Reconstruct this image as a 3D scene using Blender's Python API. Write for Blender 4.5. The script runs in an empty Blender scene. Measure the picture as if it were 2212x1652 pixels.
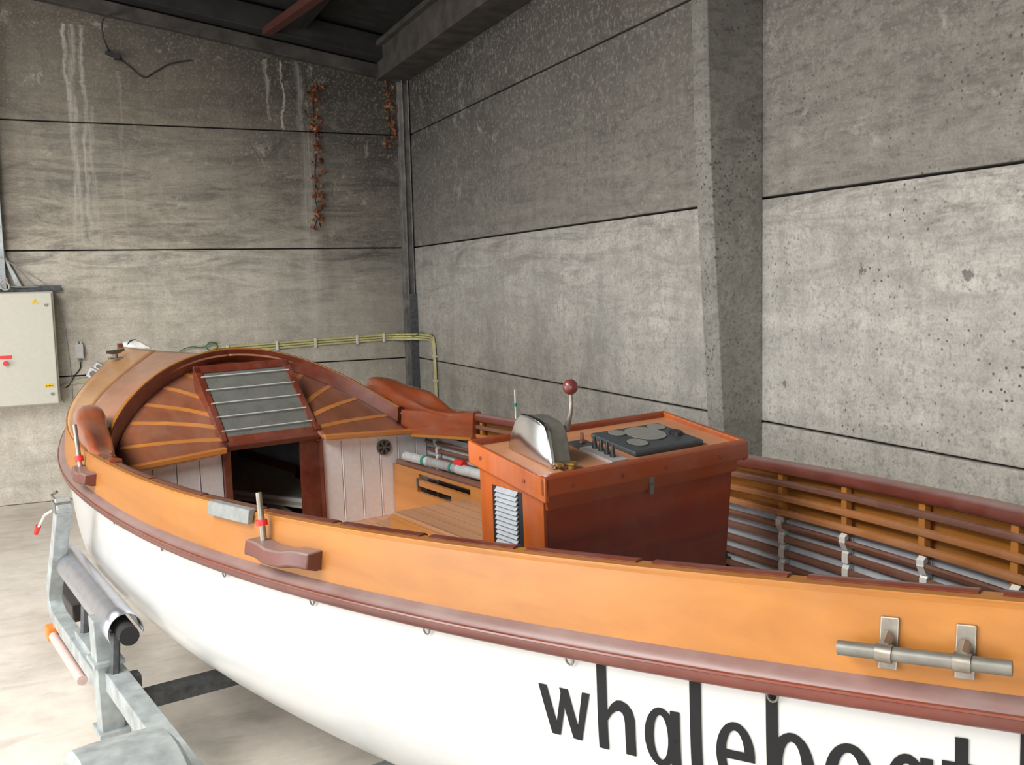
import bpy, bmesh, math, random
from mathutils import Vector, Matrix, Euler
R = math.radians
rnd = random.Random(7)
scn = bpy.context.scene
col = scn.collection

# ------------------------------------------------------------------ camera
cam_d = bpy.data.cameras.new('camera'); cam = bpy.data.objects.new('camera', cam_d); col.objects.link(cam)
yaw, pitch, roll = R(23.859), R(5.802), R(-1.399)
fwd = Vector((math.sin(yaw)*math.cos(pitch), math.cos(yaw)*math.cos(pitch), -math.sin(pitch)))
rt = Vector((math.cos(yaw), -math.sin(yaw), 0)); up = rt.cross(fwd)
rt2 = rt*math.cos(roll)+up*math.sin(roll); up2 = -rt*math.sin(roll)+up*math.cos(roll)
M = Matrix((rt2, up2, -fwd)).transposed().to_4x4(); M.translation = Vector((0, 0, 1.979))
cam.matrix_world = M
cam_d.sensor_width = 36; cam_d.lens = 2093.29/2212*36; cam_d.clip_start = 0.02; cam_d.clip_end = 200
scn.camera = cam
# ------------------------------------------------------------------ light
w = bpy.data.worlds.new('world'); scn.world = w; w.use_nodes = True
bg = w.node_tree.nodes['Background']; bg.inputs[0].default_value = (0.86, 0.93, 1.0, 1); bg.inputs[1].default_value = 2.2
def area(name, loc, tgt, sx, sy, e, c):
    l = bpy.data.lights.new(name, 'AREA'); l.shape = 'RECTANGLE'; l.size = sx; l.size_y = sy; l.energy = e; l.color = c
    o = bpy.data.objects.new(name, l); col.objects.link(o); o.location = loc
    o.rotation_euler = (Vector(tgt)-Vector(loc)).to_track_quat('-Z', 'Y').to_euler(); return o
area('daylight_front_gate', (-3.5, -5.9, 1.9), (0.5, 9, 0.9), 6.5, 3.4, 190, (1.0, 0.985, 0.96))
area('daylight_side_gate', (-8.9, 4.5, 1.7), (3, 5, 0.8), 5.5, 3.0, 360, (0.97, 0.985, 1.0))
area('daylight_rooflight', (-3.6, 3.0, 5.25), (-3.5, 3.3, 0), 3.0, 8.6, 1080, (1.0, 0.99, 0.97))
vs = scn.view_settings; vs.view_transform = 'Standard'; vs.look = 'None'; vs.exposure = 0.17; vs.gamma = 1; vs.use_curve_mapping = False

# ------------------------------------------------------------------ materials
class NT:
    def __init__(s, name):
        s.m = bpy.data.materials.new(name); s.m.use_nodes = True; s.t = s.m.node_tree; s.t.nodes.clear()
        s.out = s.n('ShaderNodeOutputMaterial'); s.b = s.n('ShaderNodeBsdfPrincipled'); s.l(s.b.outputs[0], s.out.inputs[0])
    def n(s, k, **kw):
        x = s.t.nodes.new(k)
        for a, v in kw.items(): setattr(x, a, v)
        return x
    def l(s, a, b): s.t.links.new(a, b)
    def coord(s, scale=(1, 1, 1), loc=(0, 0, 0), rot=(0, 0, 0)):
        c = s.n('ShaderNodeTexCoord'); mp = s.n('ShaderNodeMapping'); s.l(c.outputs['Object'], mp.inputs[0])
        mp.inputs['Scale'].default_value = scale; mp.inputs['Location'].default_value = loc; mp.inputs['Rotation'].default_value = rot
        return mp.outputs[0]
    def noise(s, vec, scale, detail=4, rough=.55, dist=0):
        x = s.n('ShaderNodeTexNoise'); s.l(vec, x.inputs['Vector']); x.inputs['Scale'].default_value = scale
        x.inputs['Detail'].default_value = detail; x.inputs['Roughness'].default_value = rough; x.inputs['Distortion'].default_value = dist
        return x.outputs['Fac']
    def ramp(s, fac, stops):
        r = s.n('ShaderNodeValToRGB'); s.l(fac, r.inputs[0]); e = r.color_ramp.elements
        while len(e) < len(stops): e.new(.5)
        for q, (p, c) in zip(e, stops):
            q.position = p; q.color = (c, c, c, 1) if isinstance(c, (int, float)) else tuple(c)+(1,)
        return r.outputs[0]
    def mix(s, f, a, b, t='MIX'):
        x = s.n('ShaderNodeMix', data_type='RGBA', blend_type=t)
        for i, v in ((0, f), (6, a), (7, b)):
            if hasattr(v, 'is_linked') or hasattr(v, 'links'): s.l(v, x.inputs[i])
            else: x.inputs[i].default_value = v if i == 0 else (tuple(v)+(1,))
        return x.outputs[2]
    def math(s, op, a, b=0, c=None):
        x = s.n('ShaderNodeMath', operation=op)
        for i, v in enumerate((a, b, c)):
            if v is None: continue
            if hasattr(v, 'links'): s.l(v, x.inputs[i])
            else: x.inputs[i].default_value = v
        return x.outputs[0]
    def bump(s, fac, d=.01, st=.5):
        b = s.n('ShaderNodeBump'); s.l(fac, b.inputs['Height']); b.inputs['Distance'].default_value = d; b.inputs['Strength'].default_value = st
        s.l(b.outputs[0], s.b.inputs['Normal'])
    def set(s, **kw):
        for k, v in kw.items():
            k = k.replace('_', ' ')
            i = s.b.inputs[k]
            if hasattr(v, 'links'): s.l(v, i)
            else: i.default_value = tuple(v)+(1,) if isinstance(v, (tuple, list)) and len(v) == 3 and i.type == 'RGBA' else v
        return s

def plain(name, c, rough=.5, metal=0, coat=0, nz=.06, sc=30):
    t = NT(name); v = t.coord(); f = t.noise(v, sc, 5)
    r = t.ramp(f, [(.3, tuple(max(x*(1-nz*2), 0) for x in c)), (.7, tuple(min(x*(1+nz), 1) for x in c))])
    t.set(Base_Color=r, Roughness=rough, Metallic=metal, Coat_Weight=coat, Coat_Roughness=.15)
    return t.m

def wood(name, dark, light, rough=.38, coat=.4, along='X', scale=1.0, planks=None, croak=.22, dust=0, film=.22):
    t = NT(name); st = {'X': (1.2, 22, 22), 'Y': (22, 1.2, 22), 'Z': (22, 22, 1.2)}[along]
    v = t.coord(scale=tuple(a*scale for a in st)); f = t.noise(v, 1.0, 6, .6, .4)
    v2 = t.coord(scale=tuple(a*scale*.16 for a in st)); g = t.noise(v2, 1.0, 3, .5)
    c = t.ramp(f, [(.25, dark), (.75, light)])
    k = t.ramp(g, [(.3, .72), (.7, 1.12)])
    cc = t.mix(1.0, c, k, 'MULTIPLY')
    # dust film
    d = t.noise(t.coord(), 5.0, 6, .7)
    cc = t.mix(t.ramp(d, [(.45, 0.0), (.85, film)]), cc, (.36, .31, .27))
    if dust:
        ge = t.n('ShaderNodeNewGeometry'); sz = t.n('ShaderNodeSeparateXYZ'); t.l(ge.outputs['Normal'], sz.inputs[0])
        df = t.math('MULTIPLY', t.ramp(sz.outputs[2], [(.35, 0), (.8, 1)]), t.ramp(d, [(.3, dust*.6), (.7, dust)])); cc = t.mix(df, cc, (.40, .33, .31))
    if planks:
        ax, wd = planks
        sp = t.n('ShaderNodeSeparateXYZ'); t.l(t.coord(), sp.inputs[0])
        fr = t.math('FRACT', t.math('DIVIDE', sp.outputs[ax], wd))
        ln = t.math('LESS_THAN', fr, .04)
        cc = t.mix(ln, cc, tuple(x*.35 for x in dark))
    t.set(Base_Color=cc, Roughness=t.ramp(d, [(.3, rough), (.8, min(rough+.25, 1))]), Coat_Weight=coat, Coat_Roughness=croak)
    t.bump(f, .002, .15)
    return t.m

def concrete(name, axis, pits=.35, base=(.46, .43, .38), runs=(), pitx=None, tones=(), blobs=()):
    """axis: which object coordinate runs horizontally along the wall (0 = x, 1 = y)"""
    t = NT(name); v = t.coord()
    s1 = t.noise(v, 1.1, 6, .6, .3); s2 = t.noise(v, 9, 8, .7); s3 = t.noise(v, 70, 4, .6)
    hs = (0.35, 7, 7) if axis == 0 else (7, 0.35, 7)
    band = t.noise(t.coord(scale=hs), 1.0, 6, .62, .6)
    vsx = (9, 9, .35); vert = t.noise(t.coord(scale=vsx), 1.0, 5, .6, .2)
    c = t.ramp(s1, [(.28, tuple(x*.72 for x in base)), (.5, base), (.75, tuple(min(x*1.2, 1) for x in base))])
    c = t.mix(1, c, t.ramp(s2, [(.3, .82), (.7, 1.12)]), 'MULTIPLY')
    c = t.mix(1, c, t.ramp(band, [(.32, .88), (.5, 1.0), (.8, 1.04)]), 'MULTIPLY')
    c = t.mix(1, c, t.ramp(vert, [(.3, .90), (.6, 1.03)]), 'MULTIPLY')
    c = t.mix(1, c, t.ramp(s3, [(.35, .86), (.6, 1.06)]), 'MULTIPLY')
    sp = t.n('ShaderNodeSeparateXYZ'); t.l(v, sp.inputs[0]); H = sp.outputs[axis]; Z = sp.outputs[2]
    # each precast panel has its own tone; a ragged, blotchy ramp darkens the wall towards the eaves
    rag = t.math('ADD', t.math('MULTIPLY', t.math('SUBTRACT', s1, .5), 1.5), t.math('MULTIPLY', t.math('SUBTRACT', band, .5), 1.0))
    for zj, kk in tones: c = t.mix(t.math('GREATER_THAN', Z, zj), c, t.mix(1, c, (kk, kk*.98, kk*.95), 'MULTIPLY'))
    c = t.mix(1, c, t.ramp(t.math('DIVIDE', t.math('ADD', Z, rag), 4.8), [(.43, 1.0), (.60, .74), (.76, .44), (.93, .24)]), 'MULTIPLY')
    streak = t.noise(t.coord(scale=(1.3, 1.3, 6.5) if axis == 0 else (6, 1.1, 6.5), rot=(0.12 if axis else 0, 0, 0)), 1.0, 9, .78, 1.2)
    sm = t.math('MULTIPLY', t.ramp(streak, [(.37, 1), (.56, 0)]), t.ramp(t.math('DIVIDE', t.math('ADD', Z, rag), 4.8), [(.3, .12), (.55, .80)]))
    c = t.mix(sm, c, (.13, .12, .105))
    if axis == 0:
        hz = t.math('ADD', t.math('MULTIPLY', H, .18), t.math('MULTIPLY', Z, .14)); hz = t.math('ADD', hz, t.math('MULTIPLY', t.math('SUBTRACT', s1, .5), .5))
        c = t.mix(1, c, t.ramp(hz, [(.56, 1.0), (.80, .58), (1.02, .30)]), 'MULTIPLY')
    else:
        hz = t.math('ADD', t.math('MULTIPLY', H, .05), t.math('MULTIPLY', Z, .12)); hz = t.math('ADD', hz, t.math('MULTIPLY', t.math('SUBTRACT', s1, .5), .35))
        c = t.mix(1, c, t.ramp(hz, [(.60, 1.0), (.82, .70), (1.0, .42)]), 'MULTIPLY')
    for (x0, wd, z0, z1, k) in runs:
        wob = t.math('ADD', H, t.math('MULTIPLY', t.math('SUBTRACT', t.noise(t.coord(scale=(1, 1, .8), loc=(x0*3, 0, x0*31)), .9, 6, .75), .5), .34))
        m = t.math('SUBTRACT', 1.25, t.math('DIVIDE', t.math('ABSOLUTE', t.math('SUBTRACT', wob, x0)), wd)); m.node.use_clamp = True; m = t.math('MULTIPLY', m, t.ramp(t.noise(t.coord(scale=(60, 60, 2.0)), 1.0, 3), [(.35, .3), (.6, 1)]))
        m = t.math('MULTIPLY', m, t.math('GREATER_THAN', Z, z0)); m = t.math('MULTIPLY', m, t.math('LESS_THAN', Z, z1))
        m = t.math('MULTIPLY', m, t.ramp(vert, [(.3, .25), (.6, 1.0)])); m = t.math('MULTIPLY', m, abs(k))
        c = t.mix(m, c, (.50, .475, .42) if k > 0 else (.10, .092, .085))
    blot = t.noise(v, 3.2, 9, .8, .4)
    c = t.mix(t.ramp(blot, [(.54, 0), (.70, .42)]), c, tuple(x*.42 for x in base)); c = t.mix(t.ramp(blot, [(.30, .35), (.42, 0)]), c, tuple(min(x*1.35, 1) for x in base))
    for (bh, bz, br) in blobs:
        dd = t.math('SQRT', t.math('ADD', t.math('POWER', t.math('SUBTRACT', H, bh), 2), t.math('POWER', t.math('SUBTRACT', Z, bz), 2)))
        dd = t.math('ADD', t.math('DIVIDE', dd, br), t.math('MULTIPLY', t.noise(v, 40, 4, .7), 1.3)); c = t.mix(t.ramp(dd, [(.9, .75), (1.5, 0)]), c, (.09, .085, .075))
    sk = t.noise(v, 38, 3, .6); c = t.mix(t.math('MULTIPLY', t.ramp(sk, [(.52, 0), (.66, 1)]), .25+.35*pits), c, tuple(x*.5 for x in base))
    sk2 = t.noise(t.coord(scale=(9, 9, 24) if axis else (5, 5, 24), rot=(.1 if axis else 0, 0, 0)), 1.0, 5, .75); up_ = t.ramp(t.math('DIVIDE', t.math('ADD', Z, rag), 4.8), [(.40, 0), (.62, 1)])
    c = t.mix(t.math('MULTIPLY', t.math('MULTIPLY', t.ramp(sk2, [(.52, 0), (.66, 1)]), up_), .25+.45*pits), c, (.085, .075, .065))
    # air-bubble pits
    vo = t.n('ShaderNodeTexVoronoi'); t.l(v, vo.inputs['Vector']); vo.inputs['Scale'].default_value = 26 if pits < 1 else 34
    pm = t.ramp(vo.outputs['Distance'], [(.12, 1), (.20, 0)] if pits < 1 else [(.20, 1), (.30, 0)])
    dens = t.ramp(t.noise(v, 1.7, 4, .7), [(.38, 0), (.60, 1)])
    pm = t.math('MULTIPLY', t.math('MULTIPLY', pm, dens), pits)
    if pitx is not None:
        pm = t.math('MULTIPLY', pm, t.math('LESS_THAN', H, pitx))
    c = t.mix(pm, c, (.07, .065, .06))
    t.set(Base_Color=c, Roughness=.92, Specular_IOR_Level=.2)
    t.bump(s2, .01, .35)
    return t.m

MT = {}
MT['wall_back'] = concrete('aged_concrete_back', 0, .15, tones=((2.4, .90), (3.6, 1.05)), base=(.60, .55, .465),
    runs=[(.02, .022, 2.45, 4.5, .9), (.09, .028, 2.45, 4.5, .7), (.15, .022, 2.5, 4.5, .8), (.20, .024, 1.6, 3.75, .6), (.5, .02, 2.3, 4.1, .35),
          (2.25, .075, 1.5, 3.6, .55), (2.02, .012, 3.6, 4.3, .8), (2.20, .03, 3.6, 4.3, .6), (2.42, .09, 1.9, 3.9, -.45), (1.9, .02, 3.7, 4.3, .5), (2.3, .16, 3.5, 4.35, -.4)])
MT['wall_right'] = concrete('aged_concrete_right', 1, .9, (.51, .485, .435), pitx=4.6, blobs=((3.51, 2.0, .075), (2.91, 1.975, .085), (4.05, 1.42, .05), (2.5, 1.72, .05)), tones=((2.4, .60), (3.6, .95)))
MT['pillar'] = concrete('pitted_concrete_pillar', 1, 1.0, (.30, .29, .255))
MT['joint'] = plain('dark_joint', (.06, .055, .05), .95)
def floor_mat():
    t = NT('dusty_concrete_floor'); v = t.coord()
    a = t.noise(v, .9, 6, .6, .5); b = t.noise(v, 6, 8, .7); c3 = t.noise(t.coord(scale=(1, 3, 1), rot=(0, 0, .5)), 2.2, 6, .65, .8)
    c = t.ramp(a, [(.3, (.62, .55, .47)), (.55, (.76, .70, .62)), (.8, (.80, .76, .70))])
    c = t.mix(1, c, t.ramp(b, [(.3, .86), (.7, 1.08)]), 'MULTIPLY'); c = t.mix(1, c, t.ramp(c3, [(.33, .84), (.5, 1.0)]), 'MULTIPLY')
    t.set(Base_Color=c, Roughness=.7); t.bump(b, .004, .3); return t.m
MT['floor'] = floor_mat()
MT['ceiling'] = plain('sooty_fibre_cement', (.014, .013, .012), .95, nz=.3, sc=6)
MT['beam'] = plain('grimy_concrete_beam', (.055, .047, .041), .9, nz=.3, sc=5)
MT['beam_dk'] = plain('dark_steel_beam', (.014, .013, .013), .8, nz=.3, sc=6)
MT['red_iron'] = plain('red_oxide_steel', (.07, .016, .009), .7, nz=.2)
MT['steel_post'] = plain('weathered_steel', (.20, .19, .18), .65, .3, nz=.25, sc=9)
MT['orange'] = wood('varnished_oregon_pine', (.36, .128, .016), (.49, .192, .028), .42, .18, 'X', .55, film=.08)
MT['orange_y'] = wood('varnished_oregon_pine_cross', (.50, .175, .035), (.68, .265, .060), .33, .5, 'Y', .8)
MT['mahog'] = wood('varnished_mahogany', (.13, .026, .012), (.235, .050, .024), .30, .6, 'X', .8)
MT['mahog_y'] = wood('varnished_mahogany_cross', (.13, .026, .012), (.235, .050, .024), .30, .6, 'Y', .8)
MT['mahog_deck'] = wood('dusty_mahogany_deck', (.24, .075, .034), (.36, .13, .062), .36, .5, 'X', .6)
MT['deck_lt'] = wood('light_mahogany_deck', (.40, .150, .070), (.54, .225, .115), .32, .6, 'X', .6)  # lighter mahogany tone for the foredeck panels
MT['cover'] = wood('pale_varnished_covering_board', (.62, .27, .08), (.80, .38, .13), .34, .6, 'X', .5)
MT['cons_side'] = wood('reddish_mahogany_panel', (.20, .020, .004), (.36, .048, .008), .32, .55, 'Y', .7)
MT['cons_edge'] = wood('orange_mahogany_edge', (.36, .068, .008), (.52, .118, .014), .34, .5, 'Z', .8)
MT['cons_lid'] = wood('console_lid_wood', (.52, .22, .10), (.64, .29, .14), .45, .3, 'Y', .7)
MT['cons_lip'] = wood('console_lip_wood', (.24, .034, .006), (.38, .068, .012), .3, .6, 'Y', .8)
MT['seat'] = wood('plank_seat_wood', (.52, .25, .12), (.68, .36, .19), .42, .3, 'X', .7, planks=(1, .075))
MT['board'] = wood('orange_slotted_board', (.52, .20, .04), (.66, .28, .07), .4, .3, 'X', .7)
MT['batten'] = wood('batten_mahogany', (.13, .055, .035), (.22, .095, .06), .38, .4, 'X', 1.0)
MT['batten_o'] = wood('batten_light_mahogany', (.32, .12, .035), (.44, .18, .06), .38, .4, 'X', 1.0)
MT['rail_wood'] = wood('rub_rail_mahogany', (.10, .020, .012), (.18, .040, .025), .36, .35, 'X', 1.0, croak=.3, dust=.5, film=.12)
MT['knee'] = wood('glossy_carved_mahogany', (.25, .050, .017), (.40, .095, .030), .22, .8, 'X', .6, croak=.08)
MT['white'] = None
def hull_white():
    t = NT('white_hull_paint'); v = t.coord(); a = t.noise(v, 2.5, 6, .65)
    c = t.ramp(a, [(.25, (.55, .55, .525)), (.6, (.60, .60, .585))])
    d = t.ramp(t.noise(t.coord(scale=(2, 2, 9)), 2.2, 8, .75), [(.66, 0), (.78, .4)])
    c = t.mix(d, c, (.52, .49, .40)); t.set(Base_Color=c, Roughness=.28, Coat_Weight=.3, Coat_Roughness=.1); return t.m
MT['white'] = hull_white()
MT['paint_w'] = plain('white_bulkhead_paint', (.87, .845, .84), .45, nz=.03)
MT['paint_g'] = plain('blue_grey_lining_paint', (.47, .49, .52), .5, nz=.08, sc=12)
MT['clip'] = plain('pale_metal_clip', (.72, .71, .66), .4, .1)
MT['black'] = plain('black_plastic', (.02, .02, .022), .4)
MT['letter'] = plain('black_lettering', (.003, .003, .004), .8)
MT['chrome'] = plain('chrome', (.60, .61, .62), .2, 1.0, nz=.02)
MT['grey_metal'] = plain('dull_cast_metal', (.24, .23, .20), .5, .5, nz=.1)
MT['steel'] = plain('stainless_steel', (.34, .31, .265), .42, .7, nz=.15)
MT['galv'] = plain('galvanised_steel', (.42, .46, .46), .5, .35, nz=.16, sc=14)
MT['galv_dk'] = plain('dark_galvanised_steel', (.10, .105, .11), .6, .3, nz=.2)
MT['foil'] = plain('silver_sheet', (.50, .51, .56), .30, .8, nz=.06, sc=22)
MT['rubber'] = plain('tyre_rubber', (.018, .017, .017), .8)
MT['gauge'] = plain('grey_gauge_panel', (.055, .065, .07), .38, nz=.1)
MT['dial'] = plain('dusty_dial_glass', (.24, .24, .22), .3)
MT['plate'] = plain('pale_switch_plate', (.46, .42, .40), .4, .2)
MT['ball'] = plain('maroon_knob', (.16, .035, .030), .35, coat=.3)
MT['brass'] = plain('tarnished_brass', (.42, .27, .08), .45, .7, nz=.2)
MT['louver'] = plain('silver_louvre', (.52, .56, .60), .35, .5)
MT['red'] = plain('red_plastic', (.72, .03, .025), .4)
MT['green'] = plain('green_twine', (.02, .24, .19), .7)
MT['greypad'] = plain('grey_rubber_pad', (.24, .25, .24), .6, nz=.12)
MT['pole'] = plain('grey_plastic_pole', (.33, .34, .34), .4, nz=.1)
MT['clearp'] = plain('pale_plastic_sleeve', (.50, .52, .51), .35, nz=.1)
MT['cloth'] = plain('white_canvas', (.80, .78, .75), .8, nz=.12, sc=20)
MT['cabinet'] = plain('cream_enamel', (.58, .56, .47), .42, nz=.02)
MT['yellow'] = plain('yellow_sticker', (.80, .52, .03), .5)
MT['pvc_y'] = plain('yellow_pvc_conduit', (.62, .57, .27), .5, nz=.1)
MT['wire_g'] = plain('green_wire', (.09, .20, .07), .6)
MT['wire_w'] = plain('pale_cable', (.45, .42, .40), .6)
MT['wire_k'] = plain('black_cable', (.02, .018, .018), .7)
MT['lt_grey'] = plain('light_grey_plastic', (.52, .52, .50), .5)
MT['sock'] = plain('white_plastic', (.82, .82, .84), .4)
MT['leaf'] = plain('dry_orange_leaves', (.26, .075, .020), .7, nz=.5, sc=18)
MT['beige'] = plain('beige_foam', (.62, .56, .44), .9)
MT['orange_p'] = plain('orange_lamp_lens', (.95, .22, .03), .3)
MT['pinkp'] = plain('pink_plastic_sleeve', (.66, .46, .42), .5)
def glass_mat():
    t = NT('dusty_hatch_glass'); v = t.coord(); f = t.noise(v, 9, 6, .7)
    c = t.ramp(f, [(.3, (.20, .205, .185)), (.7, (.29, .285, .26))])
    t.set(Base_Color=c, Roughness=.25, Coat_Weight=.5)
    tr = t.n('ShaderNodeBsdfTransparent'); tr.inputs[0].default_value = (.8, .86, .84, 1); mx = t.n('ShaderNodeMixShader'); mx.inputs[0].default_value = .6
    t.l(tr.outputs[0], mx.inputs[1]); t.l(t.b.outputs[0], mx.inputs[2]); t.l(mx.outputs[0], t.out.inputs[0]); return t.m
MT['glass'] = glass_mat()

# ------------------------------------------------------------------ mesh helper
class MB:
    def __init__(s): s.v = []; s.f = []
    def add(s, vs_, fs): o = len(s.v); s.v += [tuple(x) for x in vs_]; s.f += [tuple(i+o for i in f) for f in fs]; return s
    def hexa(s, p):   # p: 4 bottom (ccw) + 4 top
        return s.add(p, [(3, 2, 1, 0), (4, 5, 6, 7), (0, 1, 5, 4), (1, 2, 6, 5), (2, 3, 7, 6), (3, 0, 4, 7)])
    def box(s, c, d, rot=None):
        c = Vector(c); h = [x/2 for x in d]; P = [Vector((x*h[0], y*h[1], z*h[2])) for z in (-1, 1) for x, y in ((-1, -1), (1, -1), (1, 1), (-1, 1))]
        if rot is not None: P = [rot @ q for q in P]
        return s.hexa([c+q for q in P])
    def grid(s, rows, cu=False, cv=False):
        n, m = len(rows), len(rows[0]); vs_ = [p for r in rows for p in r]; fs = []
        for i in range(n if cu else n-1):
            for j in range(m if cv else m-1):
                a, b = i, (i+1) % n; c, d = j, (j+1) % m
                fs.append((a*m+c, a*m+d, b*m+d, b*m+c))
        return s.add(vs_, fs)
    def loft(s, rings):   # closed rings with end caps
        s.grid(rings, cv=True); m = len(rings[0]); n = len(rings); o = len(s.v)-n*m
        s.f.append(tuple(o+j for j in range(m))[::-1]); s.f.append(tuple(o+(n-1)*m+j for j in range(m))); return s
    def tube(s, path, r, k=8, sq=False):
        P = [Vector(p) for p in path]; rings = []; pn = None
        for i, p in enumerate(P):
            t = (P[min(i+1, len(P)-1)]-P[max(i-1, 0)]).normalized()
            if pn is None: a = Vector((0, 0, 1)) if abs(t.z) < .9 else Vector((0, 1, 0)); nn = (a-t*a.dot(t)).normalized()
            else: nn = (pn-t*pn.dot(t)).normalized()
            pn = nn; bn = t.cross(nn); rr = r[i] if isinstance(r, (list, tuple)) else r
            if sq: rings.append([p+nn*a*rr+bn*b*rr for a, b in ((1, 1), (-1, 1), (-1, -1), (1, -1))])
            else: rings.append([p+nn*math.cos(q)*rr+bn*math.sin(q)*rr for q in [2*math.pi*j/k for j in range(k)]])
        return s.loft(rings)
    def cyl(s, a, b, r, k=20, r2=None): return s.tube([a, b], [r, r if r2 is None else r2], k)
    def sphere(s, c, r, n=12, m=20, sc=(1, 1, 1)):
        rings = [[(c[0]+r*sc[0]*math.sin(t)*math.cos(f), c[1]+r*sc[1]*math.sin(t)*math.sin(f), c[2]+r*sc[2]*math.cos(t)) for f in [2*math.pi*j/m for j in range(m)]] for t in [math.pi*(i+.001)/(n+.002) for i in range(n+1)]]
        return s.loft(rings)
    def build(s, name, mat, parent=None, smooth=False, bevel=0, sub=0, label=None, auto=40):
        me = bpy.data.meshes.new(name); me.from_pydata(s.v, [], s.f)
        bm = bmesh.new(); bm.from_mesh(me); bmesh.ops.recalc_face_normals(bm, faces=bm.faces); bm.to_mesh(me); bm.free()
        mats = mat if isinstance(mat, list) else [mat]
        for q in mats: me.materials.append(MT[q])
        if smooth:
            for p in me.polygons: p.use_smooth = True
            try: me.set_sharp_from_angle(angle=R(auto))
            except Exception: pass
        o = bpy.data.objects.new(name, me); col.objects.link(o)
        if parent: o.parent = parent
        if bevel:
            b = o.modifiers.new('b', 'BEVEL'); b.width = bevel; b.segments = 2; b.limit_method = 'ANGLE'; b.angle_limit = R(40)
        if sub:
            b = o.modifiers.new('s', 'SUBSURF'); b.levels = sub; b.render_levels = sub
        if label: o['label'] = label
        return o
def empty(name, mat4=None, loc=(0, 0, 0)):
    o = bpy.data.objects.new(name, None); col.objects.link(o); o.empty_display_size = .1
    if mat4 is not None: o.matrix_world = mat4
    else: o.location = loc
    return o
def tag(o, label, cat, group=None, kind=None):
    o['label'] = label
    if cat: o['category'] = cat
    if group: o['group'] = group
    if kind: o['kind'] = kind
    return o
def struct(o, label=None):
    o['kind'] = 'structure'
    if label: o['label'] = label
    return o
def recenter(o, at=None):
    """move a parentless mesh's origin to its base centre"""
    xs = [v.co for v in o.data.vertices]; c = Vector((sum(v.x for v in xs)/len(xs), sum(v.y for v in xs)/len(xs), min(v.z for v in xs))) if at is None else Vector(at)
    o.data.transform(Matrix.Translation(-c)); o.location = c; return o

# ------------------------------------------------------------------ room shell
WX, BY, P = 3.357, 10.214, 1.2
XL, YF = -9.0, -6.0
roof_z = lambda x: 4.56+.156*(WX-x) if x > -1.9 else 4.56+.156*(WX+1.9)
mb = MB(); mb.box((-2.75, 2.1, -.1), (13.5, 17.2, .2)); struct(mb.build('floor', 'floor'), 'pale dusty concrete floor of the shed')
mb = MB()
g = .006
for k in range(4):     # panels stacked with open joints
    z0, z1 = k*P+g, (k+1)*P-g
    if k == 3: z1 = 5.7
    mb.box(((XL+WX)/2+.2, BY+.09, (z0+z1)/2), (WX-XL+.7, .18, z1-z0))
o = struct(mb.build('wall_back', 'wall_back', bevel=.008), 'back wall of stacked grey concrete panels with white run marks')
mb = MB()
for k in range(4):
    z0, z1 = k*P+g, (k+1)*P-g
    if k == 3: z1 = 4.9
    for (ya, yb) in ((-6, 4.30), (4.32, BY)):
        mb.box((WX+.09, (ya+yb)/2, (z0+z1)/2), (.18, yb-ya, z1-z0))
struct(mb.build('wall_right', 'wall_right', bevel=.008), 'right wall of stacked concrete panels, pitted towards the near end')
mb = MB(); mb.box(((XL+WX)/2, BY+.16, 2.5), (WX-XL+.6, .03, 5)); mb.box((WX+.16, 2.1, 2.45), (.03, 16.4, 4.9))
struct(mb.build('trim_1', 'joint'), 'dark backing seen in the panel joints')
mb = MB(); mb.box((XL-.1, 8.9, 2.8), (.2, 3.0, 5.6)); mb.box((XL-.1, -2.1, 2.8), (.2, 7.8, 5.6)); mb.box((XL-.1, 4.5, 4.45), (.2, 6, 2.3))
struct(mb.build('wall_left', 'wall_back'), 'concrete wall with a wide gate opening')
mb = MB(); mb.box((1.6, YF-.1, 2.8), (3.6, .2, 5.6)); mb.box((-8, YF-.1, 2.8), (2.2, .2, 5.6)); mb.box((-3.5, YF-.1, 4.75), (7, .2, 1.7))
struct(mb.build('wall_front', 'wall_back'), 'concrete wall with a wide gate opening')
# corrugated roof, pitched
rows = []
n = 340
for i in range(n+1):
    y = YF-.2+(BY+.5-YF+.2)*i/n
    zc = .022*math.cos(2*math.pi*y/.177)
    rows.append([(XL-.3, y, roof_z(-9)+.02+zc), (-1.9, y, roof_z(-1.9)+zc), (WX+.3, y, roof_z(WX+.3)+zc)])
mb = MB(); mb.grid(rows); mb.grid([[(a, b, c+.05) for a, b, c in r] for r in (rows[0], rows[-1])])
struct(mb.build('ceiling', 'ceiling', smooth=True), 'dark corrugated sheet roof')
m = MB(); m.box((-3.6, 3.0, 5.36), (3.2, 8.9, .02)); m.box((-3.6, -1.45, 5.32), (3.3, .08, .08)); m.box((-3.6, 7.45, 5.32), (3.3, .08, .08)); struct(m.build('window_1', 'paint_w'), 'translucent rooflight sheet')
# sloping beam along the back wall head
def beam_x(y0, y1, lo, hi, x0, x1, mat, n_):
    m = MB(); f = lambda x: 4.14+.156*(3.278-x)
    m.hexa([(x0, y0, f(x0)+lo), (x1, y0, f(x1)+lo), (x1, y1, f(x1)+lo), (x0, y1, f(x0)+lo), (x0, y0, f(x0)+hi), (x1, y0, f(x1)+hi), (x1, y1, f(x1)+hi), (x0, y1, f(x0)+hi)])
    return m
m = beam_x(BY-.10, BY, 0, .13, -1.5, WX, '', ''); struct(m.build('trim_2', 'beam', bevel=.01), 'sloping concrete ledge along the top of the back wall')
m = beam_x(BY-.28, BY-.0, .15, .38, -1.5, WX, '', ''); struct(m.build('trim_3', 'beam_dk', bevel=.01), 'dark sloping rafter against the back wall')
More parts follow.
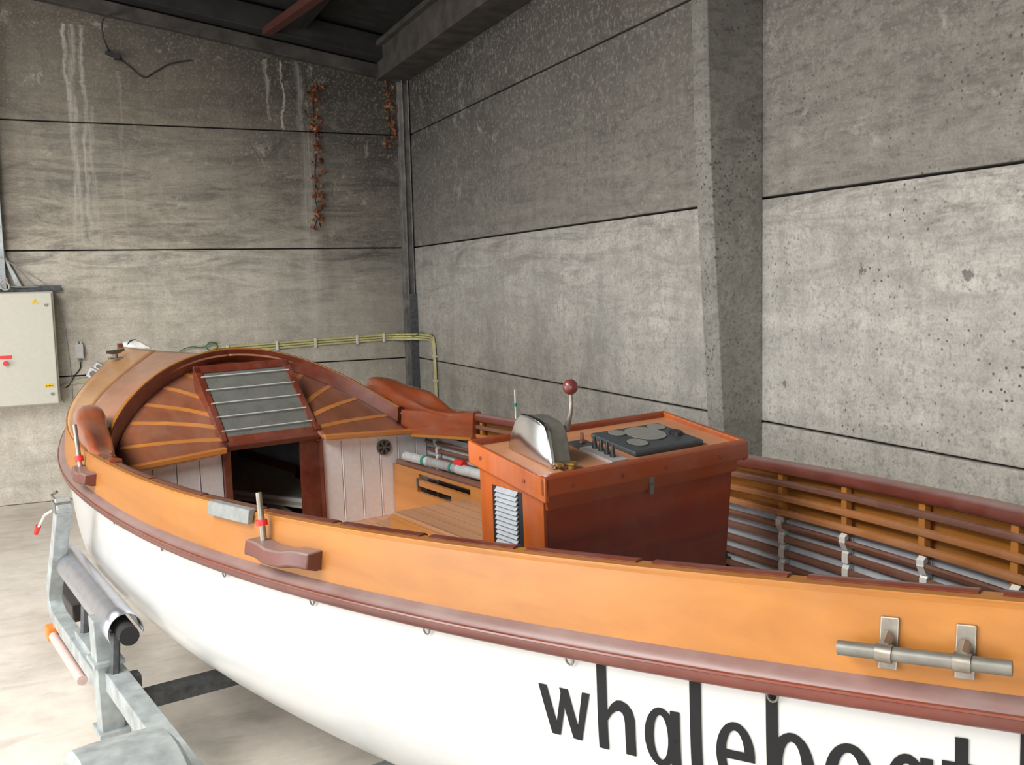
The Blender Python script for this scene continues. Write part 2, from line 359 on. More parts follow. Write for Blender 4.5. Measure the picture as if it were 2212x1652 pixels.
# eave beam on the right wall (channel with flanges)
m = MB(); m.box((WX-.17, (BY+YF)/2, 4.19), (.34, BY-YF, .06)); m.box((WX-.31, (BY+YF)/2, 4.34), (.05, BY-YF, .26)); m.box((WX-.2, (BY+YF)/2, 4.48), (.40, BY-YF, .05))
struct(m.build('trim_4', 'beam', bevel=.008), 'heavy brown eave beam along the top of the right wall')
for i, x in enumerate((2.2, .9, -.4)):
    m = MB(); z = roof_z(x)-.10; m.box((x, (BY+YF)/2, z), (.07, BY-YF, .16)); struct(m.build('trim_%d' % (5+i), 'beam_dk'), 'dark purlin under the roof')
m = MB()
m.hexa([(1.80, 9.9, 4.46), (1.89, 9.9, 4.46), (2.45, 6.6, 4.50), (2.35, 6.6, 4.50), (1.80, 9.9, 4.53), (1.89, 9.9, 4.53), (2.45, 6.6, 4.58), (2.35, 6.6, 4.58)])
struct(m.build('trim_8', 'red_iron'), 'red oxide steel roof brace')
# portal column
m = MB(); xb, xm, xt = WX-.20, WX-.35, WX-.40
ring = lambda x, z, c=.02: [(WX, 4.233, z), (x+c, 4.233, z), (x, 4.233+c, z), (x, 4.365-c, z), (x+c, 4.365, z), (WX, 4.365, z)]
m.loft([ring(xb, 0), ring(WX-.27, 1.1), ring(xm, 2.6), ring(WX-.37, 3.4), ring(xt, 4.16)])
struct(m.build('trim_9', 'pillar', bevel=.004), 'tapering pitted concrete column standing against the right wall')
m = MB(); m.box((WX-.06, BY-.04, 2.3), (.12, .08, 4.6)); m.box((WX-.085, BY-.10, 2.2), (.012, .04, 4.4)); m.box((WX-.02, BY-.10, 2.2), (.012, .04, 4.4))
struct(m.build('trim_10', 'steel_post', bevel=.004), 'grey steel channel post in the corner of the two walls')
m = MB(); m.box((WX-.045, BY-.13, .95), (.09, .03, 1.9)); struct(m.build('trim_11', 'galv_dk', bevel=.004), 'dark cable duct at the foot of the corner post')
m = MB(); m.box((-.66, BY-.05, 3.72), (.11, .10, 3.35)); m.hexa([(-.605, BY-.07, 2.30), (-.605, BY-.03, 2.30), (-.50, BY-.03, 2.06), (-.53, BY-.07, 2.06), (-.605, BY-.07, 2.36), (-.605, BY-.03, 2.36), (-.47, BY-.03, 2.07), (-.48, BY-.07, 2.07)]); struct(m.build('trim_12', 'galv', bevel=.004), 'grey green steel post left of the electrical cabinet')

# ------------------------------------------------------------------ wall fixtures
cab = empty('electrical_cabinet', loc=(-.62, BY-.12, .965)); tag(cab, 'cream steel electrical cabinet on the back wall at the left', 'electrical cabinet')
m = MB(); m.box((0, .0, .525), (.80, .24, 1.05)); m.build('cabinet_body', 'cabinet', cab, bevel=.01)
m = MB(); m.box((0, -.133, .525), (.775, .022, 1.03)); door = m.build('door', 'cabinet', cab, bevel=.008)
for zz, nm in ((.925, 0), (.10, 1)):
    m = MB(); m.cyl((.335, -.144, zz), (.335, -.156, zz), .014, 14); m.build('door_lock', 'grey_metal', door, smooth=True)
m = MB(); m.add([(.215, -.1455, .94), (.275, -.1455, .94), (.245, -.1455, .99), (.215, -.147, .94), (.275, -.147, .94), (.245, -.147, .99)], [(0, 1, 2), (3, 5, 4), (0, 3, 4, 1), (1, 4, 5, 2), (2, 5, 3, 0)])
s_ = m.build('warning_sign', 'yellow', door)
m = MB(); m.add([(.240, -.1475, .950), (.252, -.1475, .963), (.246, -.1475, .963), (.250, -.1475, .979), (.239, -.1475, .965), (.245, -.1475, .965)], [(0, 1, 2, 5), (5, 2, 3, 4)]); m.build('bolt_symbol', 'black', s_)
m = MB(); m.box((-.035, -.147, .46), (.115, .005, .03)); m.build('warning_label', 'red', door, label='red label strip')
m = MB(); m.cyl((-.03, -.144, .405), (-.03, -.185, .405), .022, 18); m.build('stop_button', 'red', door, smooth=True, label='red push button')
m = MB(); m.box((.315, -.146, .178), (.075, .004, .034)); s_ = m.build('sticker', 'yellow', door)
m = MB()
for i in range(5): m.box((.29+i*.0125, -.1486, .178), (.007, .001, .012))
m.build('sticker_text', 'black', s_)
m = MB(); m.box((-.5, BY-.03, 2.035), (.70, .055, .035)); m.box((-.5, BY-.055, 2.045), (.70, .006, .05))
tag(recenter(m.build('mounting_rail', 'galv_dk', bevel=.003)), 'dark steel rail on the back wall just above the electrical cabinet', 'rail')
jb = empty('junction_box', loc=(-.03, BY, 1.36)); tag(jb, 'small light grey junction box with a hanging lead right of the cabinet', 'junction box')
m = MB(); m.box((0, -.03, .08), (.075, .06, .14)); m.build('box_body', 'lt_grey', jb, bevel=.006)
m = MB(); m.box((0, -.0625, .055), (.066, .006, .07)); m.build('box_cover', 'lt_grey', jb, bevel=.004)
m = MB(); m.cyl((0, -.03, .01), (0, -.03, -.02), .011, 12); m.build('cable_gland', 'grey_metal', jb, smooth=True)
m = MB(); m.cyl((-.012, -.03, .15), (-.012, -.03, .175), .013, 12); m.cyl((.02, -.03, .15), (.02, -.03, .168), .010, 12); m.build('top_gland', 'lt_grey', jb, smooth=True)
for (x, z, rz, d, lb) in ((.075, 1.215, .5, .095, 'larger white wall socket tilted beside the bow of the boat'), (.125, 1.285, .6, .06, 'smaller white wall socket, higher of the two near the bow')):
    e = empty('wall_socket', loc=(x, BY, z)); tag(e, lb, 'socket', 'white sockets on the back wall')
    q = Matrix.Rotation(rz, 3, 'Y'); m = MB(); m.box((0, -.03, 0), (d, .06, d), q); m.build('socket_body', 'sock', e, bevel=.008)
    m = MB(); m.cyl((0, -.06, 0), (0, -.066, 0), d*.32, 18); m.build('socket_face', 'grey_metal', e, smooth=True)
def wire(name, path, r, mat, label, cat='cable', n=14):
    P_ = [Vector(p) for p in path]; out = []
    for i in range(len(P_)-1):
        p0, p1, p2, p3 = P_[max(i-1, 0)], P_[i], P_[i+1], P_[min(i+2, len(P_)-1)]
        for k in range(n):
            t = k/n; out.append(.5*((2*p1)+(-p0+p2)*t+(2*p0-5*p1+4*p2-p3)*t*t+(-p0+3*p1-3*p2+p3)*t**3))
    out.append(P_[-1]); m = MB(); m.tube(out, r, 6); return tag(recenter(m.build(name, mat, smooth=True)), label, cat)
yb = BY-.012
wire('cable', [(-.03, yb-.02, 1.335), (-.035, yb, 1.27), (-.09, yb, 1.20), (-.13, yb, 1.13), (-.17, yb, 1.09)], .006, 'wire_k', 'dark lead hanging from the grey junction box')
wire('cable', [(.05, yb, 1.19), (-.05, yb, 1.18), (-.15, yb, 1.15), (-.23, yb, 1.08), (-.2, yb, .95)], .004, 'wire_w', 'thin white lead looping from the sockets towards the cabinet')
wire('cable', [(-.22, yb, 1.12), (-.05, yb, 1.13), (.1, yb, 1.14)], .005, 'pvc_y', 'thin yellow lead running between the cabinet and the bow')
wire('cable', [(-.62, yb-.09, 2.62), (-.60, yb-.03, 2.35), (-.5, yb, 2.22), (-.38, yb, 2.08), (-.30, yb-.01, 2.06)], .006, 'wire_w', 'grey cable slanting down from the post to the cabinet top')
wire('cable', [(-.68, yb-.12, 2.36), (-.55, yb-.05, 2.28), (-.40, yb, 2.17), (-.27, yb, 2.06), (-.19, yb, 1.9), (-.14, yb, 1.6), (-.12, yb, 1.2), (-.12, yb, .9), (-.10, yb, .4)], .005, 'wire_w', 'long thin pale cable sagging past the right side of the cabinet to the floor')
wire('cable', [(-.74, yb-.12, 2.18), (-.6, yb-.14, 2.11), (-.585, yb-.14, 2.05), (-.63, yb-.14, 2.04), (-.66, yb-.14, 2.10), (-.60, yb-.14, 2.14), (-.57, yb-.1, 2.07), (-.35, yb-.04, 2.06)], .007, 'wire_w', 'coiled pale cable lying on top of the electrical cabinet')
wire('cable', [(.55, BY-.16, 4.62), (.38, BY-.12, 4.55), (.36, BY-.11, 4.40), (.42, yb, 4.26), (.56, yb, 4.16), (.70, yb, 4.05), (.80, yb, 4.10), (.95, yb, 4.19), (1.15, yb, 4.24)], .007, 'wire_k', 'black cable drooping in a loop from the roof over the back wall')
m = MB(); m.box((.42, BY-.03, 4.24), (.10, .05, .03), Matrix.Rotation(.4, 3, 'Y')); m.box((.47, BY-.04, 4.215), (.05, .07, .04)); tag(recenter(m.build('wall_hook', 'wire_k')), 'rusty bracket holding the drooping cable high on the back wall', 'bracket')
# yellow conduits: back wall, round the corner, down the right wall
cnd = []
for i, (z, xs) in enumerate(((1.462, 1.20), (1.437, 1.23), (1.412, 1.31))):
    yo = BY-.018; c = []
    c += [(xs, yo, z-.055), ((xs+WX)/2, yo, z-.02), (3.10, yo, z), (3.20, yo-.10, z), (WX-.022, yo-.22-.01*i, z), (WX-.02, 9.62+.012*i, z), (WX-.02, 9.53+.012*i, z-.02), (WX-.02, 9.50+.018*i, z-.10), (WX-.02, 9.47+.018*i, .55)]
    e = empty('conduit', loc=(xs, yo, z-.055)); tag(e, ['uppermost', 'middle', 'lowest'][i]+' of the three yellow conduits strapped along the back wall and round the corner', 'conduit', 'yellow conduits')
    m = MB(); m.tube([Vector(q)-Vector((xs, yo, z-.055)) for q in c], .0105, 8); m.build('pipe', 'pvc_y', e, smooth=True)
    if i == 1:
        for xx in (1.35, 1.85, 2.25, 2.7, 3.0):
            zz = z-.055+(xx-xs)/(3.1-xs)*.055; m = MB(); m.box((xx-xs, -.004, zz-(z-.055)), (.022, .034, .095)); m.build('pipe_clip', 'clip', e, bevel=.003)
        for zz in (1.25, 1.0, .75):
            m = MB(); m.box((WX-.022-xs, 9.505-yo, zz-(z-.055)), (.034, .075, .022)); m.build('pipe_clip', 'clip', e, bevel=.003)
wire('wire_coil', [(1.25, yb, 1.45), (1.18, yb-.02, 1.47), (1.14, yb-.02, 1.42), (1.19, yb-.02, 1.38), (1.25, yb-.02, 1.42), (1.20, yb-.03, 1.46), (1.10, yb-.02, 1.42), (1.0, yb-.02, 1.43), (.90, yb-.02, 1.40), (.85, yb, 1.34)], .006, 'wire_g', 'green wire coiled at the left end of the yellow conduits', 'wire')
wire('wire', [(3.10, yb-.02, 1.45), (3.2, yb-.06, 1.50), (3.27, BY-.2, 1.44), (3.33, 9.9, 1.49), (3.335, 9.75, 1.44), (3.335, 9.6, 1.48), (3.335, 9.52, 1.42)], .005, 'wire_g', 'green wire wound round the conduits at the corner', 'wire')
# climbing creepers
def creeper(name, path, n, spread, label, sparse=.0):
    e = empty(name, loc=path[0]); tag(e, label, 'creeper', 'dry creepers on the back wall'); o = Vector(path[0])
    m = MB(); m.tube([Vector(p)-o for p in path], .006, 5); m.build('stem', 'wire_k', e)
    m = MB(); P_ = [Vector(p) for p in path]
    for i in range(n):
        t = rnd.random()*(len(P_)-1); k = int(t); q = P_[k].lerp(P_[k+1], t-k)-o+Vector((rnd.gauss(0, spread), -.02-rnd.random()*.05, rnd.gauss(0, .03)))
        r_ = rnd.uniform(.014, .038); rot = Euler((rnd.uniform(-1, 1), rnd.uniform(-1, 1), rnd.uniform(-3, 3))).to_matrix()
        pts = [(1, 0), (.45, .35), (.3, .95), (-.1, .45), (-.8, .6), (-.5, 0), (-.8, -.6), (-.1, -.45), (.3, -.95), (.45, -.35)]
        m.add([q+rot@Vector((a*r_, .25*r_*(abs(a)-.5), b*r_)) for a, b in pts], [tuple(range(10))])
    lf = m.build('leaves', 'leaf', e); lf['kind'] = 'stuff'
creeper('creeper', [(2.36, BY, 4.1), (2.34, BY, 3.75), (2.36, BY, 3.5), (2.33, BY, 3.2), (2.32, BY, 2.9), (2.35, BY, 2.75), (2.29, BY, 2.6)], 150, .038, 'orange-leaved dry creeper hanging down the middle panels of the back wall')
creeper('creeper', [(3.16, BY, 4.32), (3.14, BY, 4.0), (3.17, BY, 3.7), (3.11, BY, 3.4)], 60, .045, 'short orange-leaved creeper hanging beside the corner under the eave')

# ------------------------------------------------------------------ boat geometry
PX = dict(x0=.99851, y0=5.17484, h0=1.24194, h2=.0174228, h3=.00112246, h4=-.0000772, LF=3.754535, pe=2.031051, qe=1.154904, LA=4.68556, pa=2.428719, qa=.999357)
AX = Vector((-0.18221544, 0.98325644, 0.00207587)); PT = Vector((-0.98314712, -0.18216257, -0.01544493)); UP = Vector((-0.01480818, -0.00485519, 0.99987857))
BM = Matrix((AX, PT, UP)).transposed().to_4x4(); BM.translation = Vector((PX['x0'], PX['y0'], 0))
LF, LA = PX['LF'], PX['LA']
def h(X): return PX['h0']+PX['h2']*X*X+PX['h3']*X**3+PX['h4']*X**4
def b(X):
    if X > 0: t = min(X/LF, 1); return max(1-t**PX['pe'], 0)**PX['qe']
    t = min(-X/LA, 1); return max(1-t**PX['pa'], 0)**PX['qa']
def hull(X, v):
    """point on the outer skin, v = drop below the rub rail"""
    t = X/LF if X > 0 else -X/LA; zr = h(X)-.2; zk = h(0)-.2-.676*(1-.293*abs(t)**2.553); D = zr-zk; u = min(max(v/D, 0), 1)
    m_ = 5.523*(1-.558*t*t)
    fl = 1-.30*max(0, (X-.2)/LF)*u
    return Vector((X, (b(X)+.02)*max(1-u**m_, 0)**(1/1.556)*fl, zr-v)), D
def nrm(X):
    e = .01; X = min(max(X, -LA+.02), LF-.02); d = (b(X+e)-b(X-e))/(2*e); l_ = math.hypot(1, d); return Vector((-d/l_, 1/l_, 0))
def rim(X, out, dz, s):
    """offset from the sheer line; s=+1 port, -1 starboard"""
    N = nrm(X); q = Vector((X, b(X), h(X)+dz))+N*out
    q.y = max(q.y, 0.0) if out < 0 else q.y
    return Vector((q.x, q.y*s, q.z))
def sweep(prof, X0, X1, s, n=70):
    m_ = MB(); Xs = [X0+(X1-X0)*i/n for i in range(n+1)]
    m_.loft([[rim(X, a, c, s) for a, c in prof] for X in Xs]); return m_
XA, XF = -LA+.001, LF-.001
boat = empty('boat', BM); tag(boat, 'open double-ended wooden boat with white hull, varnished topsides and small foredeck cabin on the trailer', 'boat')
# skin
m = MB(); rows = []
Xs = [XA+(XF-XA)*i/90 for i in range(91)]; us = [i/26 for i in range(27)]
for X in Xs:
    D = hull(X, 0)[1]; L = [hull(X, u*D)[0] for u in us]
    rows.append([q for q in L]+[Vector((q.x, -q.y, q.z)) for q in L[::-1]][1:])
m.grid(rows)
o = m.build('hull', 'white', boat, smooth=True); so = o.modifiers.new('t', 'SOLIDIFY'); so.thickness = .012; so.offset = -1
# inside lining
m = MB(); rows = []
def inner(X, v, off=.032):
    q, D = hull(X, v); return Vector((X, max(q.y-off, 0), q.z+(.03 if v > D-.05 else 0)))
for X in [XA+.1+(XF-XA-.2)*i/80 for i in range(81)]:
    D = hull(X, 0)[1]; L = [Vector((X, max(b(X)-.026, 0), h(X)-.180))]+[inner(X, u*D) for u in us]
    rows.append([q for q in L]+[Vector((q.x, -q.y, q.z)) for q in L[::-1]][1:])
m.grid(rows); o = m.build('hull_lining', 'paint_g', boat, smooth=True); so = o.modifiers.new('t', 'SOLIDIFY'); so.thickness = .008; so.offset = 0
# keel strip
m = MB(); L = []
for X in [XA+(XF-XA)*i/60 for i in range(61)]:
    q, D = hull(X, 0); z = h(X)-.2-D; L.append([(X, .03, z+.02), (X, -.03, z+.02), (X, -.025, z-.05), (X, .025, z-.05)])
m.loft(L); m.build('keel', 'mahog', boat)
m = MB(); L = []
for k in range(20):
    z = .62+(h(LF)+.02-.62)*k/19; q = LF+.005-.0*(1-k/19); L.append([(q+.02, .02, z), (q+.02, -.02, z), (q-.06, -.025, z), (q-.06, .025, z)])
m.loft(L); m.build('stem_post', 'mahog', boat)
for s in (1, -1):
    sw = sweep([(-.022, .0), (.002, .0), (.018, -.10), (.030, -.205), (.004, -.205), (-.006, -.10)], XA, XF, s); sw.build('topside_plank', 'orange', boat, smooth=True, auto=30)
    sw = sweep([(-.024, -.014), (.004, -.014), (.005, -.005), (.001, -.001), (-.020, .000), (-.024, -.004)], XA, XF, s); sw.build('gunwale_cap', 'orange', boat, smooth=True, auto=30)
    sw = sweep([(.022, -.156), (.042, -.164), (.055, -.174), (.060, -.184), (.060, -.198), (.056, -.208), (.048, -.214), (.036, -.216), (.020, -.216)], XA+.0, XF, s); sw.build('rub_rail', 'rail_wood', boat, smooth=True, auto=50)
    sw = sweep([(.056, -.1795), (.060, -.1770), (.0635, -.1790), (.0645, -.183), (.060, -.186)], XA, XF, s); sw.build('rail_bead', 'mahog', boat, smooth=True)
    # inwale in segments between rib heads
    st = [-4.3, -4.02, -3.70, -3.38, -3.05, -2.73, -2.36, -1.95, -1.50, -.95, -.40, .12]
    if s < 0:
        sweep([(-.056, -.026), (-.055, -.008), (-.048, .003), (-.036, .007), (-.0245, .005), (-.0245, -.040), (-.044, -.040), (-.053, -.035)], -4.4, .14, s, 60).build('inwale', 'rail_wood', boat, smooth=True, auto=50)
    for a, c in (zip(st[:-1], st[1:]) if s > 0 else ()):
        sw = sweep([(-.060, -.012), (-.058, -.002), (-.050, .004), (-.036, .005), (-.0245, .002), (-.0245, -.030), (-.045, -.030), (-.057, -.024)], a+.018, c-.018, s, 10); sw.build('inwale', 'mahog', boat, smooth=True, auto=50)
    for X in (st if s > 0 else ()):
        m = MB(); d = .020
        m.hexa([rim(X-d, -.052, -.03, s), rim(X+d, -.052, -.03, s), rim(X+d, -.022, -.03, s), rim(X-d, -.022, -.03, s), rim(X-d, -.050, -.001, s), rim(X+d, -.050, -.001, s), rim(X+d, -.022, -.001, s), rim(X-d, -.022, -.001, s)])
        m.build('rib_head', 'orange', boat, bevel=.003)
    for X in st[:-1]:
        m = MB(); d = .012
        L = [[rim(X-d, -.020, z, s), rim(X+d, -.020, z, s), rim(X+d, -.042+.0*z, z, s), rim(X-d, -.042, z, s)] for z in (-.02, -.11, -.20)]
        m.loft(L); m.build('rib', 'orange', boat, bevel=.002)
        m = MB(); L = []; D = hull(X, 0)[1]
        for i in range(16):
            v = D*.86*i/15; a = inner(X, v, .032); c = inner(X, v, .046)
            L.append([Vector((X-d, a.y*s, a.z)), Vector((X+d, a.y*s, a.z)), Vector((X+d, c.y*s, c.z)), Vector((X-d, c.y*s, c.z))])
        m.loft(L); m.build('painted_rib', 'paint_g', boat)
# battens along both sides, placed by girth from the sheer
def gpt(X, gth, off, s):
    """walk down the inside from the sheer by girth"""
    pts = [Vector((X, b(X)-.02-off*.35, h(X))), Vector((X, max(b(X)+.0-off, 0), h(X)-.2))]
    D = hull(X, 0)[1]
    for i in range(1, 22):
        q = hull(X, D*.98*i/21)[0]; pts.append(Vector((X, max(q.y-off, 0), q.z)))
    acc = 0
    for p0, p1 in zip(pts[:-1], pts[1:]):
        l_ = (p1-p0).length
        if acc+l_ >= gth:
            q = p0.lerp(p1, (gth-acc)/l_)
            if q.y < .03: return None
            t = (p1-p0).normalized(); nn = Vector((0, -t.z*-1, t.y*-1)); 
            return q, t
        acc += l_
    return None
SP = .050
for s in (-1, 1):
    for k in range(14 if s < 0 else 6):
        gth = .070+k*SP; X1 = -.27 if k < 3 else .22; L = []
        off = .050 if k < 3 else .056
        for i in range(60):
            X = -4.25+(X1+4.25)*i/59; r_ = gpt(X, gth, off, 1)
            if r_ is None: continue
            q, t = r_; inn = Vector((0, t.z, -t.y))
            if inn.y > 0: inn = -inn
            w_, th = (.013, .010)
            ring = []
            for a in range(8):
                an = 2*math.pi*a/8; c = q+t*math.cos(an)*w_+inn*math.sin(an)*th; ring.append((c.x, c.y*s, c.z))
            L.append(ring)
        if len(L) < 4: continue
        m = MB(); m.loft(L); bt = m.build('batten', 'batten_o' if k in (1, 2) else 'batten', boat, smooth=True)
        if k >= 3 and s < 0:
            for X in st[2:]:
                if X > .2: continue
                X_ = X if X < .1 else .1
                r_ = gpt(X_, gth, off, 1)
                if r_ is None: continue
                q, t = r_; inn = Vector((0, t.z, -t.y)); inn = -inn if inn.y > 0 else inn
                m = MB(); c = [q-t*.032, q-t*.014, q-t*.014+inn*.006, q-t*.032+inn*.006]
                c2 = [q-t*.016+inn*.0, q+t*.016, q+t*.016+inn*.014, q-t*.016+inn*.014]
                for cc in (c2, [q-t*.030-inn*.012, q-t*.014-inn*.012, q-t*.014+inn*.012, q-t*.030+inn*.004]):
                    m.hexa([(X_-.011, cc[i].y*s, cc[i].z) for i in range(4)]+[(X_+.011, cc[i].y*s, cc[i].z) for i in range(4)])
                m.build('clip', 'clip', bt)
# shackle eyes below the rub rail
for X in (-.55, -1.2, -1.76, -2.30, -2.79, -3.23, -3.68):
    m = MB(); q = hull(X, .022)[0]; c = Vector((X, q.y+.006, q.z)); N = nrm(X); T = Vector((N.y, -N.x, 0))
    m.tube([c+T*math.cos(a)*.011+Vector((0, 0, 1))*math.sin(a)*.015+N*.004 for a in [math.pi*(.5+i/6) for i in range(13)]][:13], .0025, 6)
    m.build('eye_ring', 'grey_metal', boat, smooth=True)
# lettering on the port quarter
def arc(cx, cy, rx, ry, tx, ty, a0, a1, n_=26):
    return [((cx+rx*math.cos(t), cy+ry*math.sin(t)), (cx+(rx-tx)*math.cos(t), cy+(ry-ty)*math.sin(t))) for t in [R(a0+(a1-a0)*i/n_) for i in range(n_+1)]]
def bar(p0, p1, w0, w1, n_=8):   # stroke with horizontal width, p = left edge points
    return [((p0[0]+(p1[0]-p0[0])*i/n_, p0[1]+(p1[1]-p0[1])*i/n_), (p0[0]+(p1[0]-p0[0])*i/n_+w0+(w1-w0)*i/n_, p0[1]+(p1[1]-p0[1])*i/n_)) for i in range(n_+1)]
AS = 1.88
GL = {'w': [bar((0, 1), (.24, 0), .16, .16), bar((.46, 1), (.30, 0), .12, .10), bar((.42, 1), (.66, 0), .16, .16), bar((.86, 1), (.72, 0), .14, .10)],
      'h': [bar((0, AS), (0, 0), .26, .26), [((.26, .74), (.26, .56)), ((.38, .90), (.38, .70)), ((.52, .985), (.50, .78)), ((.66, 1.0), (.60, .80)), ((.82, .95), (.68, .77)), ((.94, .84), (.72, .70)), ((1, .68), (.74, .60)), ((1, .4), (.74, .4)), ((1, 0), (.74, 0))]],
      'a': [arc(.46, .49, .46, .53, .25, .13, 0, 360), bar((.74, 1), (.74, -.02), .26, .26)],
      'l': [bar((0, AS), (0, 0), 1, 1)],
      'e': [arc(.5, .49, .5, .53, .25, .13, 0, 318), [((.20, .56), (.20, .42)), ((.6, .56), (.6, .42)), ((.985, .56), (1.0, .42))]],
      'b': [bar((0, AS), (0, -.02), .25, .25), arc(.54, .49, .46, .53, .25, .13, 0, 360)],
      'o': [arc(.5, .49, .5, .53, .25, .13, 0, 360)],
      't': [bar((.34, 1.36), (.34, .22), .34, .34), [((0, 1.02), (0, .86)), ((.5, 1.02), (.5, .86)), ((1, 1.02), (1, .86))], [((.34, .24), (.68, .24)), ((.37, .08), (.69, .16)), ((.55, -.01), (.76, .13)), ((.85, -.02), (.86, .12)), ((1, 0), (1, .14))]]}
def letter(ch, Xa, Xb, vx, vb_):   # vx = drop of the x-height line, vb_ = drop of the baseline
    m_ = MB()
    for st_ in GL[ch]:
        rows = []
        for pa, pb in st_:
            row = []
            for k in range(5):
                u = pa[0]+(pb[0]-pa[0])*k/4; y = pa[1]+(pb[1]-pa[1])*k/4; X = Xa+(Xb-Xa)*u; q = hull(X, max(vb_+(vx-vb_)*y, .001))[0]; row.append(q+nrm(X)*.0025)
            rows.append(row)
        m_.grid(rows)
    o_ = m_.build('letter', 'letter', boat); so_ = o_.modifiers.new('t', 'SOLIDIFY'); so_.thickness = .0012; so_.offset = 0
    o_['label'] = 'black letter %s of the name on the hull' % ch
for ch, Xa, Xb, va, vb in (('w', -3.135, -3.272, .100, .215), ('h', -3.292, -3.382, .100, .221), ('a', -3.405, -3.485, .100, .226), ('l', -3.508, -3.532, .100, .228),
                           ('e', -3.562, -3.640, .100, .232), ('b', -3.663, -3.752, .100, .236), ('o', -3.770, -3.856, .100, .236), ('a', -3.874, -3.950, .100, .238), ('t', -3.964, -4.022, .100, .238), ('l', -4.078, -4.100, .100, .240)):
    letter(ch, Xa, Xb, va, vb)

# foredeck, hood coaming, sunburst cabin top
def arch(wd, a, n_, z0, z1, mm, x0, th):
    c, s_ = math.cos(th), math.sin(th); c = 0 if abs(c) < 1e-9 else c
    return Vector((x0+a*abs(s_)**(2/n_), wd*math.copysign(abs(c)**(2/n_), c), z0+(z1-z0)*abs(s_)**mm))
TOP = (.856, .702, 1.989, 1.192, 1.626, 1.641, .187); BOT = (.841, .804, 1.695, 1.099, 1.545, 1.53, .188)
ths = [.23+(math.pi-.46)*i/72 for i in range(73)]
def outdir(th):
    e = .01; a = arch(*TOP, th-e); c = arch(*TOP, th+e); d = c-a; q = Vector((d.y, -d.x, 0)).normalized(); return q if q.x*1+q.y*math.cos(th)*2 > 0 else -q
L = []; Lc = []
for th in ths:
    t_, bt_ = arch(*TOP, th), arch(*BOT, th); od = outdir(th)
    L.append([t_, t_+od*.022, Vector((bt_.x, bt_.y, bt_.z-.02))+od*.03, Vector((bt_.x, bt_.y, bt_.z-.02))])
    Lc.append([t_+od*.003+Vector((0, 0, -.004)), t_+od*.024+Vector((0, 0, -.006)), t_+od*.024+Vector((0, 0, .002)), t_+od*.014+Vector((0, 0, .007)), t_+od*.003+Vector((0, 0, .005))])
m = MB(); m.loft(L); m.build('coaming', 'mahog', boat, smooth=True, auto=50)
m = MB(); m.loft(Lc); m.build('coaming_cap', 'orange', boat, smooth=True, auto=60)
def deckpt(th, v):
    s = 1 if th <= math.pi/2 else -1; f = 1-abs(th-math.pi/2)/(math.pi/2)
    od = outdir(th); i_ = arch(*TOP, th)+od*.018; i_.z -= .030
    X = .10+(LF-.05-.10)*f**1.05; o_ = rim(X, -.005, .0, s)
    p = i_.lerp(o_, v); p.z = i_.z+(o_.z-i_.z)*(1-(1-v)**1.45); return p
vs1 = [i/10*.60 for i in range(11)]; vs2 = [.60+i/6*.40 for i in range(7)]
for s in (0, 1):
    T_ = [.20+(math.pi/2-.20)*i/40 for i in range(41)] if s == 0 else [math.pi/2+(math.pi/2-.20)*i/40 for i in range(41)]
    m = MB(); m.grid([[deckpt(t, v) for v in vs1] for t in T_]); o = m.build('foredeck_panel', 'deck_lt', boat, smooth=True); q = o.modifiers.new('t', 'SOLIDIFY'); q.thickness = .012; q.offset = -1 if s == 0 else -1
    m = MB(); m.grid([[deckpt(t, v)+Vector((0, 0, .002)) for v in vs2] for t in T_]); o = m.build('covering_board', 'cover', boat, smooth=True); q = o.modifiers.new('t', 'SOLIDIFY'); q.thickness = .014; q.offset = -1
C0 = Vector((.215, 0, 1.150))
def fan(th, r, dz=0):
    e = arch(*BOT, th); p = C0.lerp(e, r); p.z += .055*math.sin(math.pi*min(r, 1))*abs(math.sin(th))+dz; return p
def hole_r(th):
    e = arch(*BOT, th)-C0; r = 0
    while r < .97 and abs(e.y)*r < .262 and C0.x+e.x*r < .672: r += .01
    return r
m = MB(); m.grid([[fan(t, hole_r(t)+(1-hole_r(t))*r/12) for r in range(13)] for t in [math.pi*i/90 for i in range(91)]]); o = m.build('cabin_top', 'mahog_deck', boat, smooth=True); q = o.modifiers.new('t', 'SOLIDIFY'); q.thickness = .012; q.offset = 0
def th_for(ang):   # plan angle -> arch parameter
    best = None
    for i in range(721):
        t = math.pi*i/720; e = arch(*BOT, t)-C0; a = math.degrees(math.atan2(e.x, e.y))
        if best is None or abs(a-ang) < best[0]: best = (abs(a-ang), t)
    return best[1]
m = MB()
for ang in (13, 28.5, 41.5, 55.5, 69):
    for A in (ang, 180-ang):
        ar = R(A); d = Vector((math.sin(ar), math.cos(ar), 0)); n2 = Vector((-d.y, d.x, 0)); rows = []
        for k in range(9):
            t0 = th_for(A); r = hole_r(t0)+.0+(.985-hole_r(t0))*k/8; e = arch(*BOT, t0); Ln = math.hypot(e.x-C0.x, e.y-C0.y)
            dt = math.degrees(math.atan2(.013, Ln*r)); row = []
            for sg in (-1, 1):
                t1 = th_for(A+sg*dt); row.append(fan(t1, r, .009))
            rows.append(row)
        m = MB(); m.grid(rows); o = m.build('inlay_strip', 'orange_y', boat); q = o.modifiers.new('t', 'SOLIDIFY'); q.thickness = .002
m = MB(); m.hexa([(.185, .875, 1.082), (.245, .875, 1.082), (.245, .28, 1.118), (.185, .28, 1.118), (.185, .875, 1.112), (.245, .875, 1.112), (.245, .28, 1.150), (.185, .28, 1.150)]); m.build('cabin_beam', 'orange_y', boat, bevel=.006)
